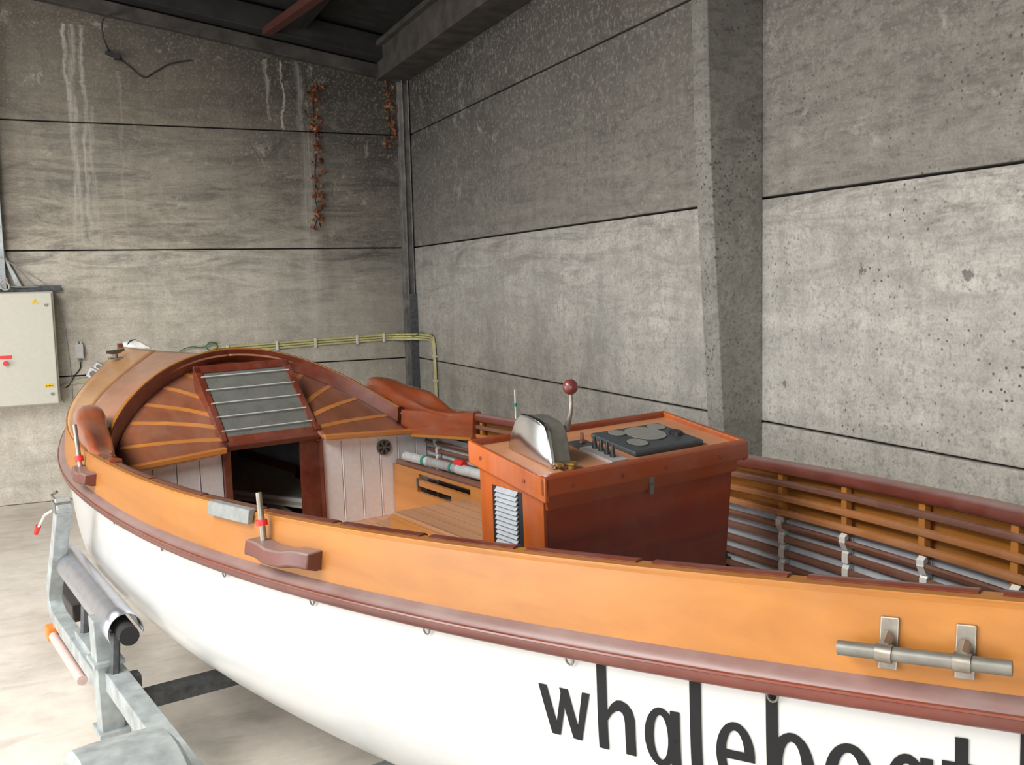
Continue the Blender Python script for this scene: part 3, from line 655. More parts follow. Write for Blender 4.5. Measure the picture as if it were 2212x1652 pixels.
m = MB(); m.hexa([(.185, -.28, 1.118), (.245, -.28, 1.118), (.245, -.875, 1.082), (.185, -.875, 1.082), (.185, -.28, 1.150), (.245, -.28, 1.150), (.245, -.875, 1.112), (.185, -.875, 1.112)]); m.build('cabin_beam', 'orange_y', boat, bevel=.006)
# hatch
e1 = Vector((0, 1, 0)); P0 = Vector((.255, 0, 1.165)); P1 = Vector((.690, 0, 1.552)); e2 = (P1-P0).normalized(); HL = (P1-P0).length; e3 = e2.cross(e1)
if e3.z < 0: e3 = -e3
HR = Matrix((e1, e2, e3)).transposed()
hp = lambda y, t, n_: P0+e1*y+e2*t+e3*n_
m = MB(); fw, ft = .040, .022
m.box(hp(.284-fw/2, HL/2, -ft/2), (fw, HL, ft), HR); m.box(hp(-.284+fw/2, HL/2, -ft/2), (fw, HL, ft), HR); m.box(hp(0, fw*.55, -ft/2), (.568, fw*1.1, ft), HR); m.box(hp(0, HL-fw/2, -ft/2), (.568, fw*1.5, ft), HR)
hatch = m.build('hatch', 'mahog', boat, bevel=.004)
m = MB(); m.box(hp(0, HL/2, -.010), (.50, HL-.05, .005), HR); m.build('hatch_glass', 'glass', hatch)
for k in range(5):
    t = HL*(.14+.178*k)
    m = MB(); m.cyl(hp(.262, t, .004), hp(-.262, t, .004), .0035, 8); m.build('guard_rod', 'clip', hatch, smooth=True)
for s in (1, -1):
    m = MB(); a = [hp(s*.284, 0, -.02), hp(s*.262, 0, -.02), hp(s*.262, HL, -.02), hp(s*.284, HL, -.02)]
    dn = [Vector((q.x, q.y, q.z-(.045 if i in (0, 1) else .11))) for i, q in enumerate(a)]; m.hexa(dn+a); m.build('hatch_side', 'mahog' if s > 0 else 'orange', hatch, bevel=.003)
    m = MB(); m.box(hp(s*.27, .03, .006), (.03, .05, .012), HR); m.build('hatch_corner_block', 'mahog', hatch, bevel=.003)
m = MB(); m.hexa([hp(.27, HL, -.10), hp(-.27, HL, -.10), hp(-.27, HL-.02, -.10), hp(.27, HL-.02, -.10), hp(.27, HL, -.02), hp(-.27, HL, -.02), hp(-.27, HL-.02, -.02), hp(.27, HL-.02, -.02)]); m.build('hatch_end', 'mahog_y', hatch)
m = MB(); m.box(hp(0, -.012, -.022), (.60, .03, .045), HR); m.build('hatch_sill', 'mahog_y', hatch, bevel=.005)

# bulkhead
def inY(z, X=.27): return max(inner(X, max(h(X)-.2-z, 0), .034).y, .02) if z < h(X)-.2 else b(X)-.03
for s in (1, -1):
    m = MB(); y = .288; 
    while y < .95:
        y2 = min(y+.122, .975)
        if y2-y < .02: break
        zt = 1.118-.036*(y-.28)/.6+.002; z0 = .60
        zs = [z0+(zt-z0)*i/14 for i in range(15)]
        L = [[(.262, s*min(y+.002, inY(z)), z), (.262, s*min(y2-.002, inY(z)), z), (.280, s*min(y2-.002, inY(z)), z), (.280, s*min(y+.002, inY(z)), z)] for z in zs]
        m.loft(L)
        if y2 < .9: m.box((.266, s*(y2+.006), (.62+zt)/2), (.012, .007, zt-.62))
        y = y2
    m.build('bulkhead', 'paint_w', boat, bevel=.002)
    m = MB(); m.hexa([(.235, s*.30, 1.100), (.262, s*.30, 1.100), (.262, s*.86, 1.066), (.235, s*.86, 1.066), (.235, s*.30, 1.118), (.262, s*.30, 1.118), (.262, s*.86, 1.082), (.235, s*.86, 1.082)]); m.build('bulkhead_moulding', 'paint_w', boat, bevel=.004)
m = MB(); m.box((.262, .268, .86), (.055, .040, .52)); m.build('door_post', 'mahog', boat, bevel=.004)
m = MB(); m.box((.275, -.285, .86), (.055, .012, .52)); m.build('door_post', 'mahog', boat, bevel=.003)
m = MB(); m.box((.295, -.225, .86), (.022, .120, .52)); m.build('door_leaf', 'mahog', boat, bevel=.003)
m = MB(); m.cyl((.262, -.681, 1.017), (.250, -.681, 1.017), .047, 28); v_ = m.build('vent', 'grey_metal', boat, smooth=True)
m = MB()
for k in range(6):
    a0 = k*math.pi/3+.3; m.add([(.2492, -.681+math.cos(a)*r_, 1.017+math.sin(a)*r_) for a, r_ in ((a0, .012), (a0, .038), (a0+.3, .040), (a0+.55, .038), (a0+.55, .012))], [(0, 1, 2, 3, 4)])
m.build('vent_slots', 'black', v_)
m = MB(); m.sphere((.25, -.90, 1.075), .012, 8, 12); m.build('bulkhead_bolt', 'black', boat, smooth=True)
# cabin interior
m = MB(); zb = .71
poly = [(.36, -.30), (1.15, .04), (2.2, .05), (2.3, -.42), (1.6, -.70), (.9, -.84), (.36, -.88)]
m.add([(x, y, zb) for x, y in poly]+[(x, y, zb-.02) for x, y in poly], [tuple(range(7)), tuple(range(13, 6, -1))]+[(i, (i+1) % 7, 7+(i+1) % 7, 7+i) for i in range(7)]); m.build('berth', 'beige', boat)
m = MB(); d = Vector((.79, .34, 0)).normalized(); nn = Vector((d.y, -d.x, 0))
for dz, wd in ((.012, .022), (-.028, .014)):
    a = Vector((.30, -.33, zb+dz)); c = Vector((1.2, .06, zb+dz)); m.tube([a, c], wd*.5, 4, sq=True)
m.build('berth_rail', 'paint_w', boat)
m = MB(); m.tube([(1.95, -.38, .80), (1.02, -.44, .80)], .022, 4, sq=True); m.build('berth_shelf_edge', 'mahog', boat)
m = MB(); m.box((.99, -.47, .79), (.10, .10, .07)); m.build('shelf_block', 'black', boat)
# cabin + cockpit sole
m = MB(); L = []
for i in range(40):
    X = -4.0+6.6*i/39; z = .60+.35*max(0, (abs(X+.2)-2.6)/2.5)**1.5; v = h(X)-.2-z; y = max(inner(X, max(v, 0), .04).y, .01); L.append([(X, y, z), (X, -y, z), (X, -y, z-.02), (X, y, z-.02)])
m.loft(L); m.build('floorboards', 'seat', boat)
# starboard locker board with slots, rail on it
def board(y, x0, x1, z0, z1, holes, th=.022):
    m_ = MB(); xs = sorted({x0, x1}|{h_[0] for h_ in holes}|{h_[1] for h_ in holes}); zs = sorted({z0, z1}|{h_[2] for h_ in holes}|{h_[3] for h_ in holes})
    for xa, xb in zip(xs[:-1], xs[1:]):
        for za, zb_ in zip(zs[:-1], zs[1:]):
            cx, cz = (xa+xb)/2, (za+zb_)/2
            if any(h_[0] < cx < h_[1] and h_[2] < cz < h_[3] for h_ in holes): continue
            m_.box((cx, y, cz), (xb-xa, th, zb_-za))
    return m_
m = board(-.745, -2.40, .255, .60, .915, [(-.62, -.06, .858, .896), (-.42, -.04, .787, .824)]); m.build('locker_board', 'board', boat)
m = MB(); L = [(X, -.755, .925) for X in (-2.4, -1.2, 0, .22)]; m.tube(L, [.020]*4, 8); m.build('locker_rail', 'batten', boat, smooth=True)
m = MB(); m.box((-.05, -.728, .845), (.016, .006, .05)); m.build('latch', 'grey_metal', boat)
m = MB(); m.hexa([(-2.46, -.735, .83), (-.62, -.735, .83), (-.60, -.285, .83), (-2.46, -.285, .83), (-2.46, -.735, .85), (-.62, -.735, .85), (-.60, -.285, .85), (-2.46, -.285, .85)]); m.build('seat_top', 'seat', boat, bevel=.004)
m = MB(); m.box((-1.53, -.275, .80), (1.86, .022, .075)); m.box((-1.53, -.275, .68), (1.82, .018, .16)); m.build('seat_front', 'board', boat, bevel=.005)
m = MB(); m.hexa([(-.60, -.40, .60), (-.30, -.40, .60), (-.30, -.25, .60), (-.60, -.25, .60), (-.60, -.40, .76), (-.36, -.40, .76), (-.36, -.25, .74), (-.60, -.25, .74)]); m.build('seat_step', 'seat', boat, bevel=.006)
# carved chocks at the coaming ends, knees running aft
def chock(s):
    m_ = MB(); L = []
    # X, z bottom, z top, y inner, y outer, slant of top
    for (X, zb_, zt, yi, yo, kn) in ((.765, 1.262, 1.355, .835, .91, .0), (.755, 1.240, 1.385, .815, .94, .0), (.70, 1.225, 1.398, .80, .955, .0), (.60, 1.225, 1.400, .795, .965, .004), (.52, 1.235, 1.392, .80, .975, .012),
                              (.45, 1.262, 1.372, .82, .985, .022), (.40, 1.220, 1.370, .825, .99, .034), (.28, 1.205, 1.366, .84, 1.0, .062), (.16, 1.205, 1.356, .86, 1.005, .088), (.12, 1.205, 1.338, .868, 1.0, .085), (.02, 1.20, 1.285, .885, 1.01, .048), (-.07, 1.20, 1.252, .90, .99, .012), (-.22, 1.20, 1.246, .915, .975, .0)):
        ym = yi+(yo-yi)*.45
        L.append([(X, s*yi, zb_), (X, s*(yi-.004), (zb_+zt)/2), (X, s*(yi+.010), zt-kn), (X, s*(yi+.045), zt-kn*.92), (X, s*(yo-.030), zt-.0), (X, s*yo, (zb_+zt)/2), (X, s*(yo-.02), zb_)])
    m_.loft(L); m_.build('carved_chock', 'knee', boat, smooth=True, sub=1, auto=180)
    m_ = MB(); L = []
    for (X, yi, zb_, zt) in ((.30, .822, 1.080, 1.228), (.20, .835, 1.085, 1.232), (.10, .862, 1.092, 1.236), (-.04, .888, 1.098, 1.240), (-.18, .905, 1.108, 1.246), (-.30, .918, 1.115, 1.258), (-.36, .922, 1.118, 1.266)):
        L.append([(X, s*yi, zb_), (X, s*(yi+.03), zb_), (X, s*(yi+.065), zt-.01), (X, s*(yi+.045), zt), (X, s*(yi+.010), zt-.008)])
    m_.loft(L); m_.build('coaming_knee', 'knee', boat, smooth=True, auto=35)
    m_ = MB(); m_.hexa([(.18, s*.825, 1.070), (-.36, s*.910, 1.103), (-.36, s*.945, 1.103), (.18, s*.87, 1.070), (.18, s*.825, 1.087), (-.36, s*.910, 1.120), (-.36, s*.945, 1.120), (.18, s*.87, 1.087)]); m_.build('knee_moulding', 'orange', boat, bevel=.003)
    m_ = MB(); m_.box((.55, s*.875, 1.268), (.07, .16, .012)); m_.build('chock_plate', 'grey_metal', boat)
chock(-1); chock(1)
# bow cleat and metal plate
cl = MB(); cl.cyl((3.02, .20, 1.475), (3.02, .20, 1.52), .016, 12); cl.tube([(3.10, .12, 1.535), (3.05, .17, 1.528), (3.0, .22, 1.528), (2.94, .29, 1.535)], [.010, .017, .017, .010], 10); cl.box((3.02, .20, 1.478), (.12, .10, .008)); cl.build('mooring_cleat', 'grey_metal', boat, smooth=True)
m = MB(); m.tube([rim(X, -.02, .018, -1) for X in [3.66-.1*i for i in range(12)]], .014, 6); m.build('white_edge_strip', 'paint_w', boat, smooth=True)  # thin white strip along the starboard sheer edge near the bow
m = MB(); m.tube([rim(2.52, -.05, .01, -1)+Vector((0, 0, 0)), rim(2.52, -.05, .07, -1)], .012, 6); m.tube([rim(2.72, -.05, .07, -1), rim(2.30, -.05, .07, -1)], .010, 6); m.build('starboard_cleat', 'grey_metal', boat, smooth=True)
# rowlock chocks with pins on the port side and pins on the starboard rail
def rowlock(Xa, Xb, drop, s=1):
    m_ = MB(); L = []
    for i in range(9):
        t = i/8; X = Xa+(Xb-Xa)*t; k = .030*math.sin(math.pi*min(max(t, .12), .88))**.6+.010; zt = -drop+(-.004 if .25 < t < .75 else .004)
        L.append([rim(X, .008, zt, s), rim(X, .008+.03+k, zt, s), rim(X, .012+.034+k, zt-.045, s), rim(X, .02+.015, zt-.058, s), rim(X, .012, zt-.058, s)])
    m_.loft(L); return m_.build('rowlock_chock', 'rail_wood', boat, bevel=.006, smooth=True)
rowlock(-2.34, -1.99, .075); rowlock(-.20, .10, .070)
m = MB(); q = rim(-2.20, .066, -.10, 1); m.box(q, (.05, .012, .035)); m.build('chock_bolt_plate', 'steel', boat)
m = MB(); q = rim(-.08, .066, -.10, 1); m.box(q, (.05, .012, .03)); m.build('chock_bolt_plate', 'steel', boat)
def pin(X, s, out, z0, z1, r_, col_='red', lean=(0, 0), band=.35):
    a = rim(X, out, z0, s); c = rim(X, out, z1, s)+Vector((lean[0], lean[1], 0)); m_ = MB(); m_.cyl(a, c, r_, 12, r_*.9); p_ = m_.build('rowlock_pin', 'steel' if r_ > .005 else 'clip', boat, smooth=True)
    q0 = a.lerp(c, band-.05); q1 = a.lerp(c, band+.06); m_ = MB(); m_.cyl(q0, q1, r_*1.7, 12); m_.build('pin_band', col_, p_, smooth=True, label='%s band' % ('red' if col_ == 'red' else 'green'))
pin(-2.055, 1, .035, -.085, .075, .0105, lean=(.02, 0), band=.42); pin(.05, 1, .035, -.075, .13, .0115, lean=(.06, .0), band=.22)
pin(-.72, -1, -.015, 0, .16, .0050, 'green', lean=(.0, .0), band=.5)
pin(-2.42, -1, -.015, 0, .055, .0060, 'green', band=.1)
m = MB(); L = []
for i in range(8):
    X = -1.95+.29*i/7; L.append([rim(X, -.002, .012, 1), rim(X, .024, .010, 1), rim(X, .032, -.035, 1), rim(X, .014, -.037, 1)])
m.loft(L); m.build('grey_pad', 'greypad', boat, bevel=.004)
# boarding grip: two U brackets and bar on the port quarter
for X in (-3.872, -3.990):
    m = MB(); N = nrm(X); a = [rim(X+.015, .009, -.045, 1), rim(X-.015, .009, -.045, 1), rim(X-.015, .026, -.138, 1), rim(X+.015, .026, -.138, 1)]
    m.hexa(a+[q+N*.006 for q in a]); g_ = m.build('grip_bracket', 'steel', boat, bevel=.002)
    m = MB(); c = rim(X, .030, -.098, 1)+N*.026; T = Vector((N.y, -N.x, 0)); m.cyl(c-T*.014, c+T*.014, .017, 16); m.tube([rim(X, .026, -.075, 1), c+Vector((0, 0, .012))], .010, 8); m.build('bracket_clamp', 'steel', g_, smooth=True)
m = MB(); m.tube([rim(X, .030, -.098, 1)+nrm(X)*.026 for X in (-3.797, -3.872, -3.990, -4.060)], .0135, 14); m.build('grip_bar', 'grey_metal', boat, smooth=True)

# ---------------------------------------------------------------- console
k_ = .153
def ld(X, Y, off=0): return Vector((X, Y, 1.467+k_*(X+2.83)+off))
Xf, Xa_, Y1, Y2 = -2.455, -2.828, .378, -.400
zb = .62
m = MB(); m.hexa([(-2.80, -.285, zb), (-2.490, -.285, zb), (-2.485, .355, zb), (-2.80, .365, zb), (-2.80, -.375, 1.42), (-2.487, -.375, 1.47), (-2.487, .358, 1.47), (-2.80, .366, 1.42)])
cons = m.build('console_cabinet', 'cons_side', boat, bevel=.004)
m = MB()   # side panel frame on the port face around the louvre
for (xa, xb, za, zb_) in ((-2.803, -2.703, .66, 1.43), (-2.548, -2.484, .66, 1.455), (-2.703, -2.548, 1.405, 1.44)):
    m.box(((xa+xb)/2, .368, (za+zb_)/2), (xb-xa, .012, zb_-za))
m.build('side_frame', 'cons_edge', cons, bevel=.002)
m = MB(); m.hexa([ld(Xa_, Y2, -.050), ld(Xf, Y2, -.062), ld(Xf, Y1, -.062), ld(Xa_, Y1, -.050), ld(Xa_, Y2, -.012), ld(Xf, Y2, -.012), ld(Xf, Y1, -.012), ld(Xa_, Y1, -.012)]); lid = m.build('lid', 'cons_lid', cons, bevel=.003)
def slab(x0, x1, y0, y1, o0, o1): return MB().hexa([ld(x0, y0, o0), ld(x1, y0, o0), ld(x1, y1, o0), ld(x0, y1, o0), ld(x0, y0, o1), ld(x1, y0, o1), ld(x1, y1, o1), ld(x0, y1, o1)])
slab(Xf-.014, Xf+.004, Y2-.004, Y1+.012, -.065, .006).build('lid_edge', 'cons_lip', cons, bevel=.006)
slab(Xa_-.010, Xa_+.016, Y2-.006, Y1+.014, -.052, .006).build('lid_edge', 'cons_lip', cons, bevel=.006)
m = slab(Xa_-.010, Xf+.004, Y1-.002, Y1+.014, -.066, .002); m.build('lid_edge', 'cons_edge', cons, bevel=.004)
slab(Xa_, Xf+.004, Y2-.008, Y2+.010, -.060, .006).build('lid_edge', 'cons_edge', cons, bevel=.005)
m = MB(); zc = 1.42; m.hexa([(-2.812, -.375, 1.375), (-2.800, -.375, 1.375), (-2.800, .366, 1.372), (-2.812, .366, 1.372), (-2.812, -.385, zc), (-2.800, -.385, zc), (-2.800, .372, zc), (-2.812, .372, zc)]); m.build('skirt_board', 'cons_lip', cons, bevel=.002)
for y in (.30, .12, -.05, -.28):
    m = MB(); m.cyl((-2.838, y, 1.437), (-2.842, y, 1.437), .006, 10); m.build('wood_plug', 'mahog', cons)
for x in (-2.52, -2.74):
    m = MB(); m.cyl((x, Y1+.013, ld(x, 0, -.032).z), (x, Y1+.0165, ld(x, 0, -.032).z), .006, 10); m.build('wood_plug', 'mahog', cons)
m = MB(); m.box((-2.812, -.015, 1.400), (.008, .020, .05)); m.box((-2.815, -.012, 1.375), (.010, .014, .030)); m.build('hasp', 'grey_metal', cons, bevel=.002)
# louvre
m = MB(); m.box((-2.6255, .366, 1.20), (.155, .012, .42)); lv = m.build('louvre_frame', 'black', cons, bevel=.003)
m = MB(); rr = Matrix.Rotation(R(-52), 3, 'X')
for k in range(28):
    z = 1.397-k*.0138; m.box((-2.6255, .376, z), (.108, .0165, .0028), rr)
m.build('louvre_blades', 'louver', cons, smooth=False)
# gauge panel
gp = slab(-2.768, -2.558, -.280, .006, -.012, .006); gpo = gp.build('gauge_panel', 'gauge', cons, bevel=.006)
def disc(X, Y, r_, o0, o1, mat, nm, par, kk=28):
    m_ = MB(); ring = [2*math.pi*j/kk for j in range(kk)]
    m_.loft([[ld(X+math.cos(a)*r_, Y+math.sin(a)*r_, o0) for a in ring], [ld(X+math.cos(a)*r_, Y+math.sin(a)*r_, o1) for a in ring]]); return m_.build(nm, mat, par, smooth=True)
for X, Y, r_ in ((-2.640, -.150, .066), (-2.598, -.068, .028), (-2.702, -.062, .033), (-2.598, -.236, .030)):
    disc(X, Y, r_+.003, .006, .0075, 'black', 'gauge_rim', cons); disc(X, Y, r_, .006, .0085, 'dial', 'gauge_dial', cons)
disc(-2.685, -.240, .021, .006, .016, 'black', 'panel_knob', cons)
slab(-2.795, -2.645, .055, .120, -.012, .0).build('switch_plate', 'plate', cons, bevel=.002)
for (X, Y) in ((-2.672, .082), (-2.703, .083), (-2.732, .085), (-2.760, .087)):
    m = MB(); a = ld(X, Y, 0); m.tube([a, a+Vector((0, 0, .008)), a+Vector((.004, -.004, .034))], [.009, .0085, .004], 10); m.build('toggle_switch', 'black', cons, smooth=True)
slab(-2.640, -2.575, .045, .11, -.012, -.004).build('key_plate', 'gauge', cons)
m = MB(); a = ld(-2.603, .075, -.003); m.tube([a, a+Vector((0, 0, .010)), a+Vector((0, 0, .030))], [.010, .006, .005], 10); m.build('key_switch', 'mahog', cons, smooth=True)
# throttle housing: wedge with chrome side plate
def wedge(y0, y1, g_=0.0):
    pr = [(-2.540+g_, ld(-2.540, 0, -.012).z), (-2.556+g_, 1.545), (-2.580, 1.585-g_), (-2.605, 1.606-g_), (-2.640, 1.605-g_), (-2.690, 1.592-g_), (-2.712, 1.580-g_), (-2.722-g_, 1.562), (-2.742-g_, ld(-2.742, 0, -.012).z)]
    return MB().loft([[Vector((x, y0, z)) for x, z in pr], [Vector((x, y1, z)) for x, z in pr]])
wedge(.288, .222).build('throttle_housing', 'grey_metal', cons, bevel=.006, smooth=True)
pr = [(-2.532, ld(-2.532, 0, -.012).z), (-2.548, 1.548), (-2.574, 1.590), (-2.603, 1.613), (-2.642, 1.612), (-2.694, 1.600), (-2.718, 1.588), (-2.731, 1.566), (-2.752, ld(-2.752, 0, -.012).z)]
m = MB(); c_ = Vector((-2.64, 0, 1.53)); outer = [Vector((x, .300, z)) for x, z in pr]; inn_ = [Vector((x+(c_.x-x)*.07, .303, z+(c_.z-z)*.10)) for x, z in pr]
n9 = len(pr); m.loft([[Vector((x, .286, z)) for x, z in pr], outer, inn_]); m.build('throttle_faceplate', 'chrome', cons, bevel=.003, smooth=True)
m = MB(); a = Vector((-2.690, .200, 1.565)); m.tube([a, a+Vector((-.010, 0, .025)), a+Vector((-.022, 0, .05)), a+Vector((-.026, 0, .08)), a+Vector((-.024, .0, .108))], [.010, .009, .006, .0055, .005], 10); m.build('throttle_lever', 'steel', cons, smooth=True)
m = MB(); m.sphere(a+Vector((-.024, 0, .125)), .0225, 14, 22); m.build('lever_knob', 'ball', cons, smooth=True, label='maroon ball knob')
m = MB(); c = ld(-2.765, .245, 0); m.tube([c+Vector((math.cos(t)*.018, math.sin(t)*.014, .004)) for t in [2*math.pi*i/14 for i in range(15)]], .004, 6); m.cyl(c+Vector((0, .0, -.012)), c+Vector((0, 0, .006)), .013, 12); m.tube([c+Vector((.0, .025, 0)), c+Vector((.02, .04, .006)), c+Vector((-.01, .05, .004))], .006, 6); m.build('brass_fitting', 'brass', cons, smooth=True)

# ---------------------------------------------------------------- loose things in / on the boat (boat frame)
def loose(name, build, label, cat, origin):
    e = empty(name, BM @ Matrix.Translation(Vector(origin))); tag(e, label, cat); build(e, Vector(origin)); return e
def mk_pole(e, o_):
    a, c = Vector((.12, -.755, .972)), Vector((-.95, -.765, .985))
    m_ = MB(); m_.cyl(a-o_, c-o_, .026, 16); m_.build('tube', 'pole', e, smooth=True)
    for t0, t1, mat, nm, r_ in ((.0, .26, 'clearp', 'sleeve', .028), (.62, .8, 'clearp', 'sleeve', .028), (.20, .225, 'green', 'twine_tie', .030), (.485, .50, 'green', 'twine_tie', .030), (.55, .62, 'clearp', 'sleeve', .029)):
        m_ = MB(); m_.cyl(a.lerp(c, t0)-o_, a.lerp(c, t1)-o_, r_, 16); m_.build(nm, mat, e, smooth=True)
    m_ = MB(); q = a.lerp(c, .56)+Vector((0, -.005, .033)); m_.cyl(q+Vector((.04, 0, 0))-o_, q-Vector((.04, 0, 0))-o_, .020, 14); m_.build('red_float', 'red', e, smooth=True, label='red cylindrical float')
loose('boat_hook', mk_pole, 'grey pole with pale sleeves, green ties and red float on the slotted locker board', 'pole', (-.4, -.76, .945))
def mk_cloth(e, o_):
    m_ = MB(); L = []
    c0, c1 = Vector((3.64, -.02, 1.535)), Vector((3.33, -.14, 1.50))
    for i in range(12):
        t = i/11; c = c0.lerp(c1, t); r_ = .012+.034*math.sin(math.pi*min(t*1.05+.08, 1))*(1+.25*math.sin(9*t)); L.append([c+Vector((math.sin(a)*r_*.8*.3, math.cos(a)*r_*1.3, math.sin(a)*r_*(.9+.3*math.sin(3*a+5*t))+.02))-o_ for a in [2*math.pi*j/12 for j in range(12)]])
    m_.loft(L); m_.build('bundle', 'cloth', e, smooth=True, sub=1, auto=180)
    m_ = MB(); m_.tube([c0.lerp(c1, .35)+Vector((0, math.cos(a)*.05, math.sin(a)*.042+.02))-o_ for a in [2*math.pi*j/14 for j in range(15)]], .005, 6); m_.build('tie', 'wire_k', e)
loose('canvas_bundle', mk_cloth, 'small white canvas bundle lying on the very tip of the bow', 'canvas', (3.5, -.08, 1.50))
def mk_foam(e, o_):
    m_ = MB(); m_.hexa([Vector(p)-o_ for p in ((.40, .02, .60), (.62, .02, .60), (.62, .20, .60), (.40, .20, .60), (.46, .0, .68), (.60, .06, .70), (.60, .18, .66), (.44, .17, .64))]); m_.build('wedge', 'beige', e, bevel=.012)
loose('foam_wedge', mk_foam, 'beige foam wedge on the cabin floor, nearer the left door post', 'foam block', (.5, .1, .60))
def mk_foam2(e, o_):
    m_ = MB(); m_.hexa([Vector(p)-o_ for p in ((.34, -.22, .60), (.80, -.22, .60), (.80, -.02, .60), (.34, -.02, .60), (.40, -.20, .64), (.78, -.20, .68), (.78, -.04, .66), (.36, -.04, .62))]); m_.build('slab', 'beige', e, bevel=.012)
loose('foam_slab', mk_foam2, 'flat beige foam slab on the cabin floor by the open door leaf', 'foam block', (.55, -.1, .60))

# ---------------------------------------------------------------- trailer (boat frame)
tr = empty('boat_trailer', BM @ Matrix.Translation(Vector((-1.2, 0, 0)))); tag(tr, 'galvanised boat trailer carrying the white boat', 'trailer')
T0 = Vector((-1.2, 0, 0)); tv = lambda x, y, z: Vector((x, y, z))-T0
YT = 1.10
for s in (1, -1):
    m = MB(); m.tube([tv(-.25, s*(YT+.03), .44), tv(-3.9, s*YT, .44)], .042, 4, sq=True); m.build('side_beam', 'galv', tr, bevel=.004)
    m = MB()
    pth = [(-.19, 1.06), (.05, .80), (.26, .58), (.31, .52), (.32, .47), (.28, .43), (.20, .41), (-.10, .415), (-.80, .42)]
    m.tube([tv(x, s*(1.16), z) for x, z in pth], .033, 4, sq=True); m.build('bent_arm', 'galv', tr, bevel=.004)
    m = MB(); m.box(tv(-.80, s*1.15, .455), (.10, .09, .49)); m.build('side_post', 'galv', tr, bevel=.004)
    for zz in (.225, .52): m = MB(); m.box(tv(-.80, s*1.15, zz), (.15, .12, .02)); m.build('post_clamp', 'galv', tr, bevel=.003)
    # silver half-round support
    m = MB(); rows = []
    for i in range(13):
        t = i/12; X = .22-1.22*t; row = []
        for j in range(15):
            a = R(-35+225*j/14); row.append(tv(X, s*(1.105+math.cos(a)*.068), .70-.02*t+math.sin(a)*.075))
        rows.append(row)
    m.grid(rows); o = m.build('support_sheet', 'foil', tr, smooth=True); q = o.modifiers.new('t', 'SOLIDIFY'); q.thickness = .004
    m = MB(); m.cyl(tv(.18, s*1.105, .70), tv(-1.06, s*1.105, .68), .038, 14); m.build('support_roller', 'rubber', tr, smooth=True)
    for x_ in (-.3, -.88): m = MB(); m.tube([tv(x_, s*1.12, .65), tv(x_, s*1.14, .44)], .02, 6); m.build('roller_bracket', 'galv_dk', tr)
    # wheel and mudguard
    cx = -1.95
    m = MB(); rows = []
    for i in range(25):
        a = R(-8+196*i/24); rows.append([tv(cx+math.cos(a)*(.36-c_)*1.15, s*y, .30+math.sin(a)*(.36-c_)*.98) for y, c_ in ((1.17, .03), (1.19, .005), (1.24, 0), (1.40, 0), (1.45, .005), (1.47, .04))])
    m.grid(rows); o = m.build('mudguard', 'galv', tr, smooth=True); q = o.modifiers.new('t', 'SOLIDIFY'); q.thickness = .004
    m = MB(); prf = [(.10, .0), (.17, -.005), (.20, -.07), (.245, -.078), (.275, -.06), (.285, 0)]; prf = [(.12, -.07), (.20, -.085), (.25, -.085), (.278, -.065), (.285, -.02), (.285, .02), (.278, .065), (.25, .085), (.20, .085), (.12, .07)]
    m.grid([[tv(cx+math.cos(a)*r_, s*(1.32+y), .285+math.sin(a)*r_) for r_, y in prf] for a in [2*math.pi*i/36 for i in range(36)]], cu=True); wh = m.build('wheel', 'rubber', tr, smooth=True)
    m = MB(); m.cyl(tv(cx, s*1.25, .285), tv(cx, s*1.385, .285), .15, 28); m.cyl(tv(cx, s*1.385, .285), tv(cx, s*1.41, .285), .05, 16); m.build('wheel_hub', 'lt_grey', wh, smooth=True)
for X, mt in ((-.85, 'galv_dk'), (-1.95, 'galv'), (-3.2, 'galv'), (.9, 'galv')):
    m = MB(); m.box(tv(X, 0, .285 if X != -.85 else .33), (.07, 2.2 if X < .5 else .5, .07)); m.build('cross_beam', mt, tr, bevel=.004)
    if X == -.85:
        for s in (1, -1): m = MB(); m.box(tv(X, s*1.07, .40), (.07, .07, .10)); m.build('riser', 'galv_dk', tr, bevel=.003)
m = MB(); m.tube([tv(-3.6, 0, .24), tv(4.6, 0, .26), tv(5.0, 0, .30)], .04, 4, sq=True); m.build('draw_bar', 'galv', tr, bevel=.003)
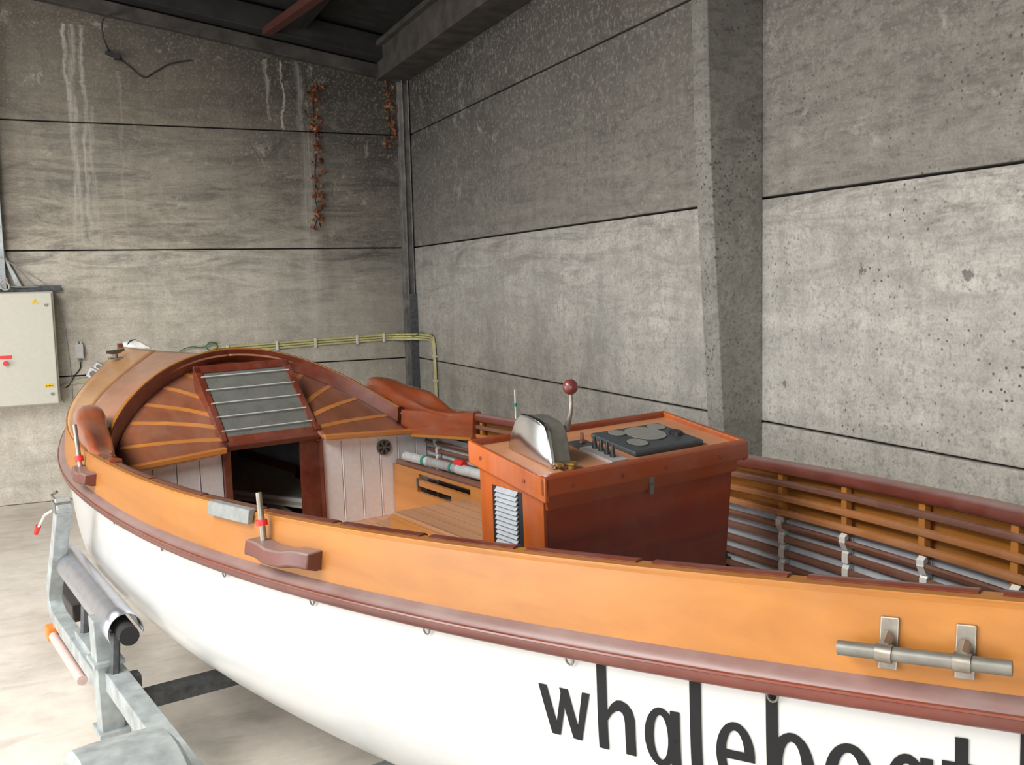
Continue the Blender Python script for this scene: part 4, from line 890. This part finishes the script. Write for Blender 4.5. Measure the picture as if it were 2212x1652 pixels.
m = MB(); m.tube([tv(4.0, 0, .28), tv(4.05, 0, .75)], .03, 4, sq=True); m.box(tv(4.0, 0, .78), (.14, .12, .10)); m.build('winch_post', 'galv', tr, bevel=.003)
m = MB(); m.cyl(tv(4.65, .12, .35), tv(4.65, .12, .09), .02, 10); m.cyl(tv(4.65, .095, .08), tv(4.65, .145, .08), .08, 18); m.build('jockey_wheel', 'galv', tr, smooth=True)
for X in (-3.0, -1.6, -.2, 1.4):
    zk = h(X)-.2-hull(X, 0)[1]-.05; m = MB(); m.cyl(tv(X, -.09, zk-.045), tv(X, .09, zk-.045), .045, 14); m.box(tv(X, 0, (.30+zk-.05)/2-.02), (.05, .14, max(zk-.32, .02))); m.build('keel_roller', 'rubber', tr, smooth=True)
for s in (1, -1):
    for X in (-2.7, -.4):
        q = hull(X, hull(X, 0)[1]*.80)[0]; m = MB(); m.tube([tv(X, s*.62*q.y/.9, .30), tv(X, s*q.y*.80, q.z-.10)], .022, 6); m.box(tv(X, s*q.y*.78, q.z-.075), (.55, .07, .04)); m.build('bunk_support', 'galv_dk', tr)
# little hand lever with red grip on the port arm head
m = MB(); m.box(tv(-.15, 1.165, 1.04), (.09, .07, .05)); m.tube([tv(-.12, 1.18, 1.06), tv(-.06, 1.19, 1.08), tv(-.10, 1.17, 1.10)], .008, 6); rt_ = m.build('ratchet', 'grey_metal', tr, bevel=.003)
m = MB(); m.tube([tv(-.10, 1.19, 1.02), tv(.04, 1.21, .97), tv(.12, 1.23, .90)], .006, 6); m.build('ratchet_lever', 'clip', tr, smooth=True)
m = MB(); m.tube([tv(.12, 1.23, .905), tv(.15, 1.24, .865)], [.013, .011], 8); m.build('lever_grip', 'red', tr, smooth=True, label='red hand grip')
m = MB(); m.tube([tv(.20, 1.20, .335), tv(-.52, 1.20, .345)], .022, 10); m.build('reflector_tube', 'pinkp', tr, smooth=True)
m = MB(); m.box(tv(.22, 1.20, .345), (.08, .055, .07)); m.build('marker_lamp', 'orange_p', tr, bevel=.01, label='orange side marker lamp')
m = MB(); m.box(tv(.62, 1.02, .37), (.55, .12, .09)); m.build('lamp_housing', 'black', tr, bevel=.01)
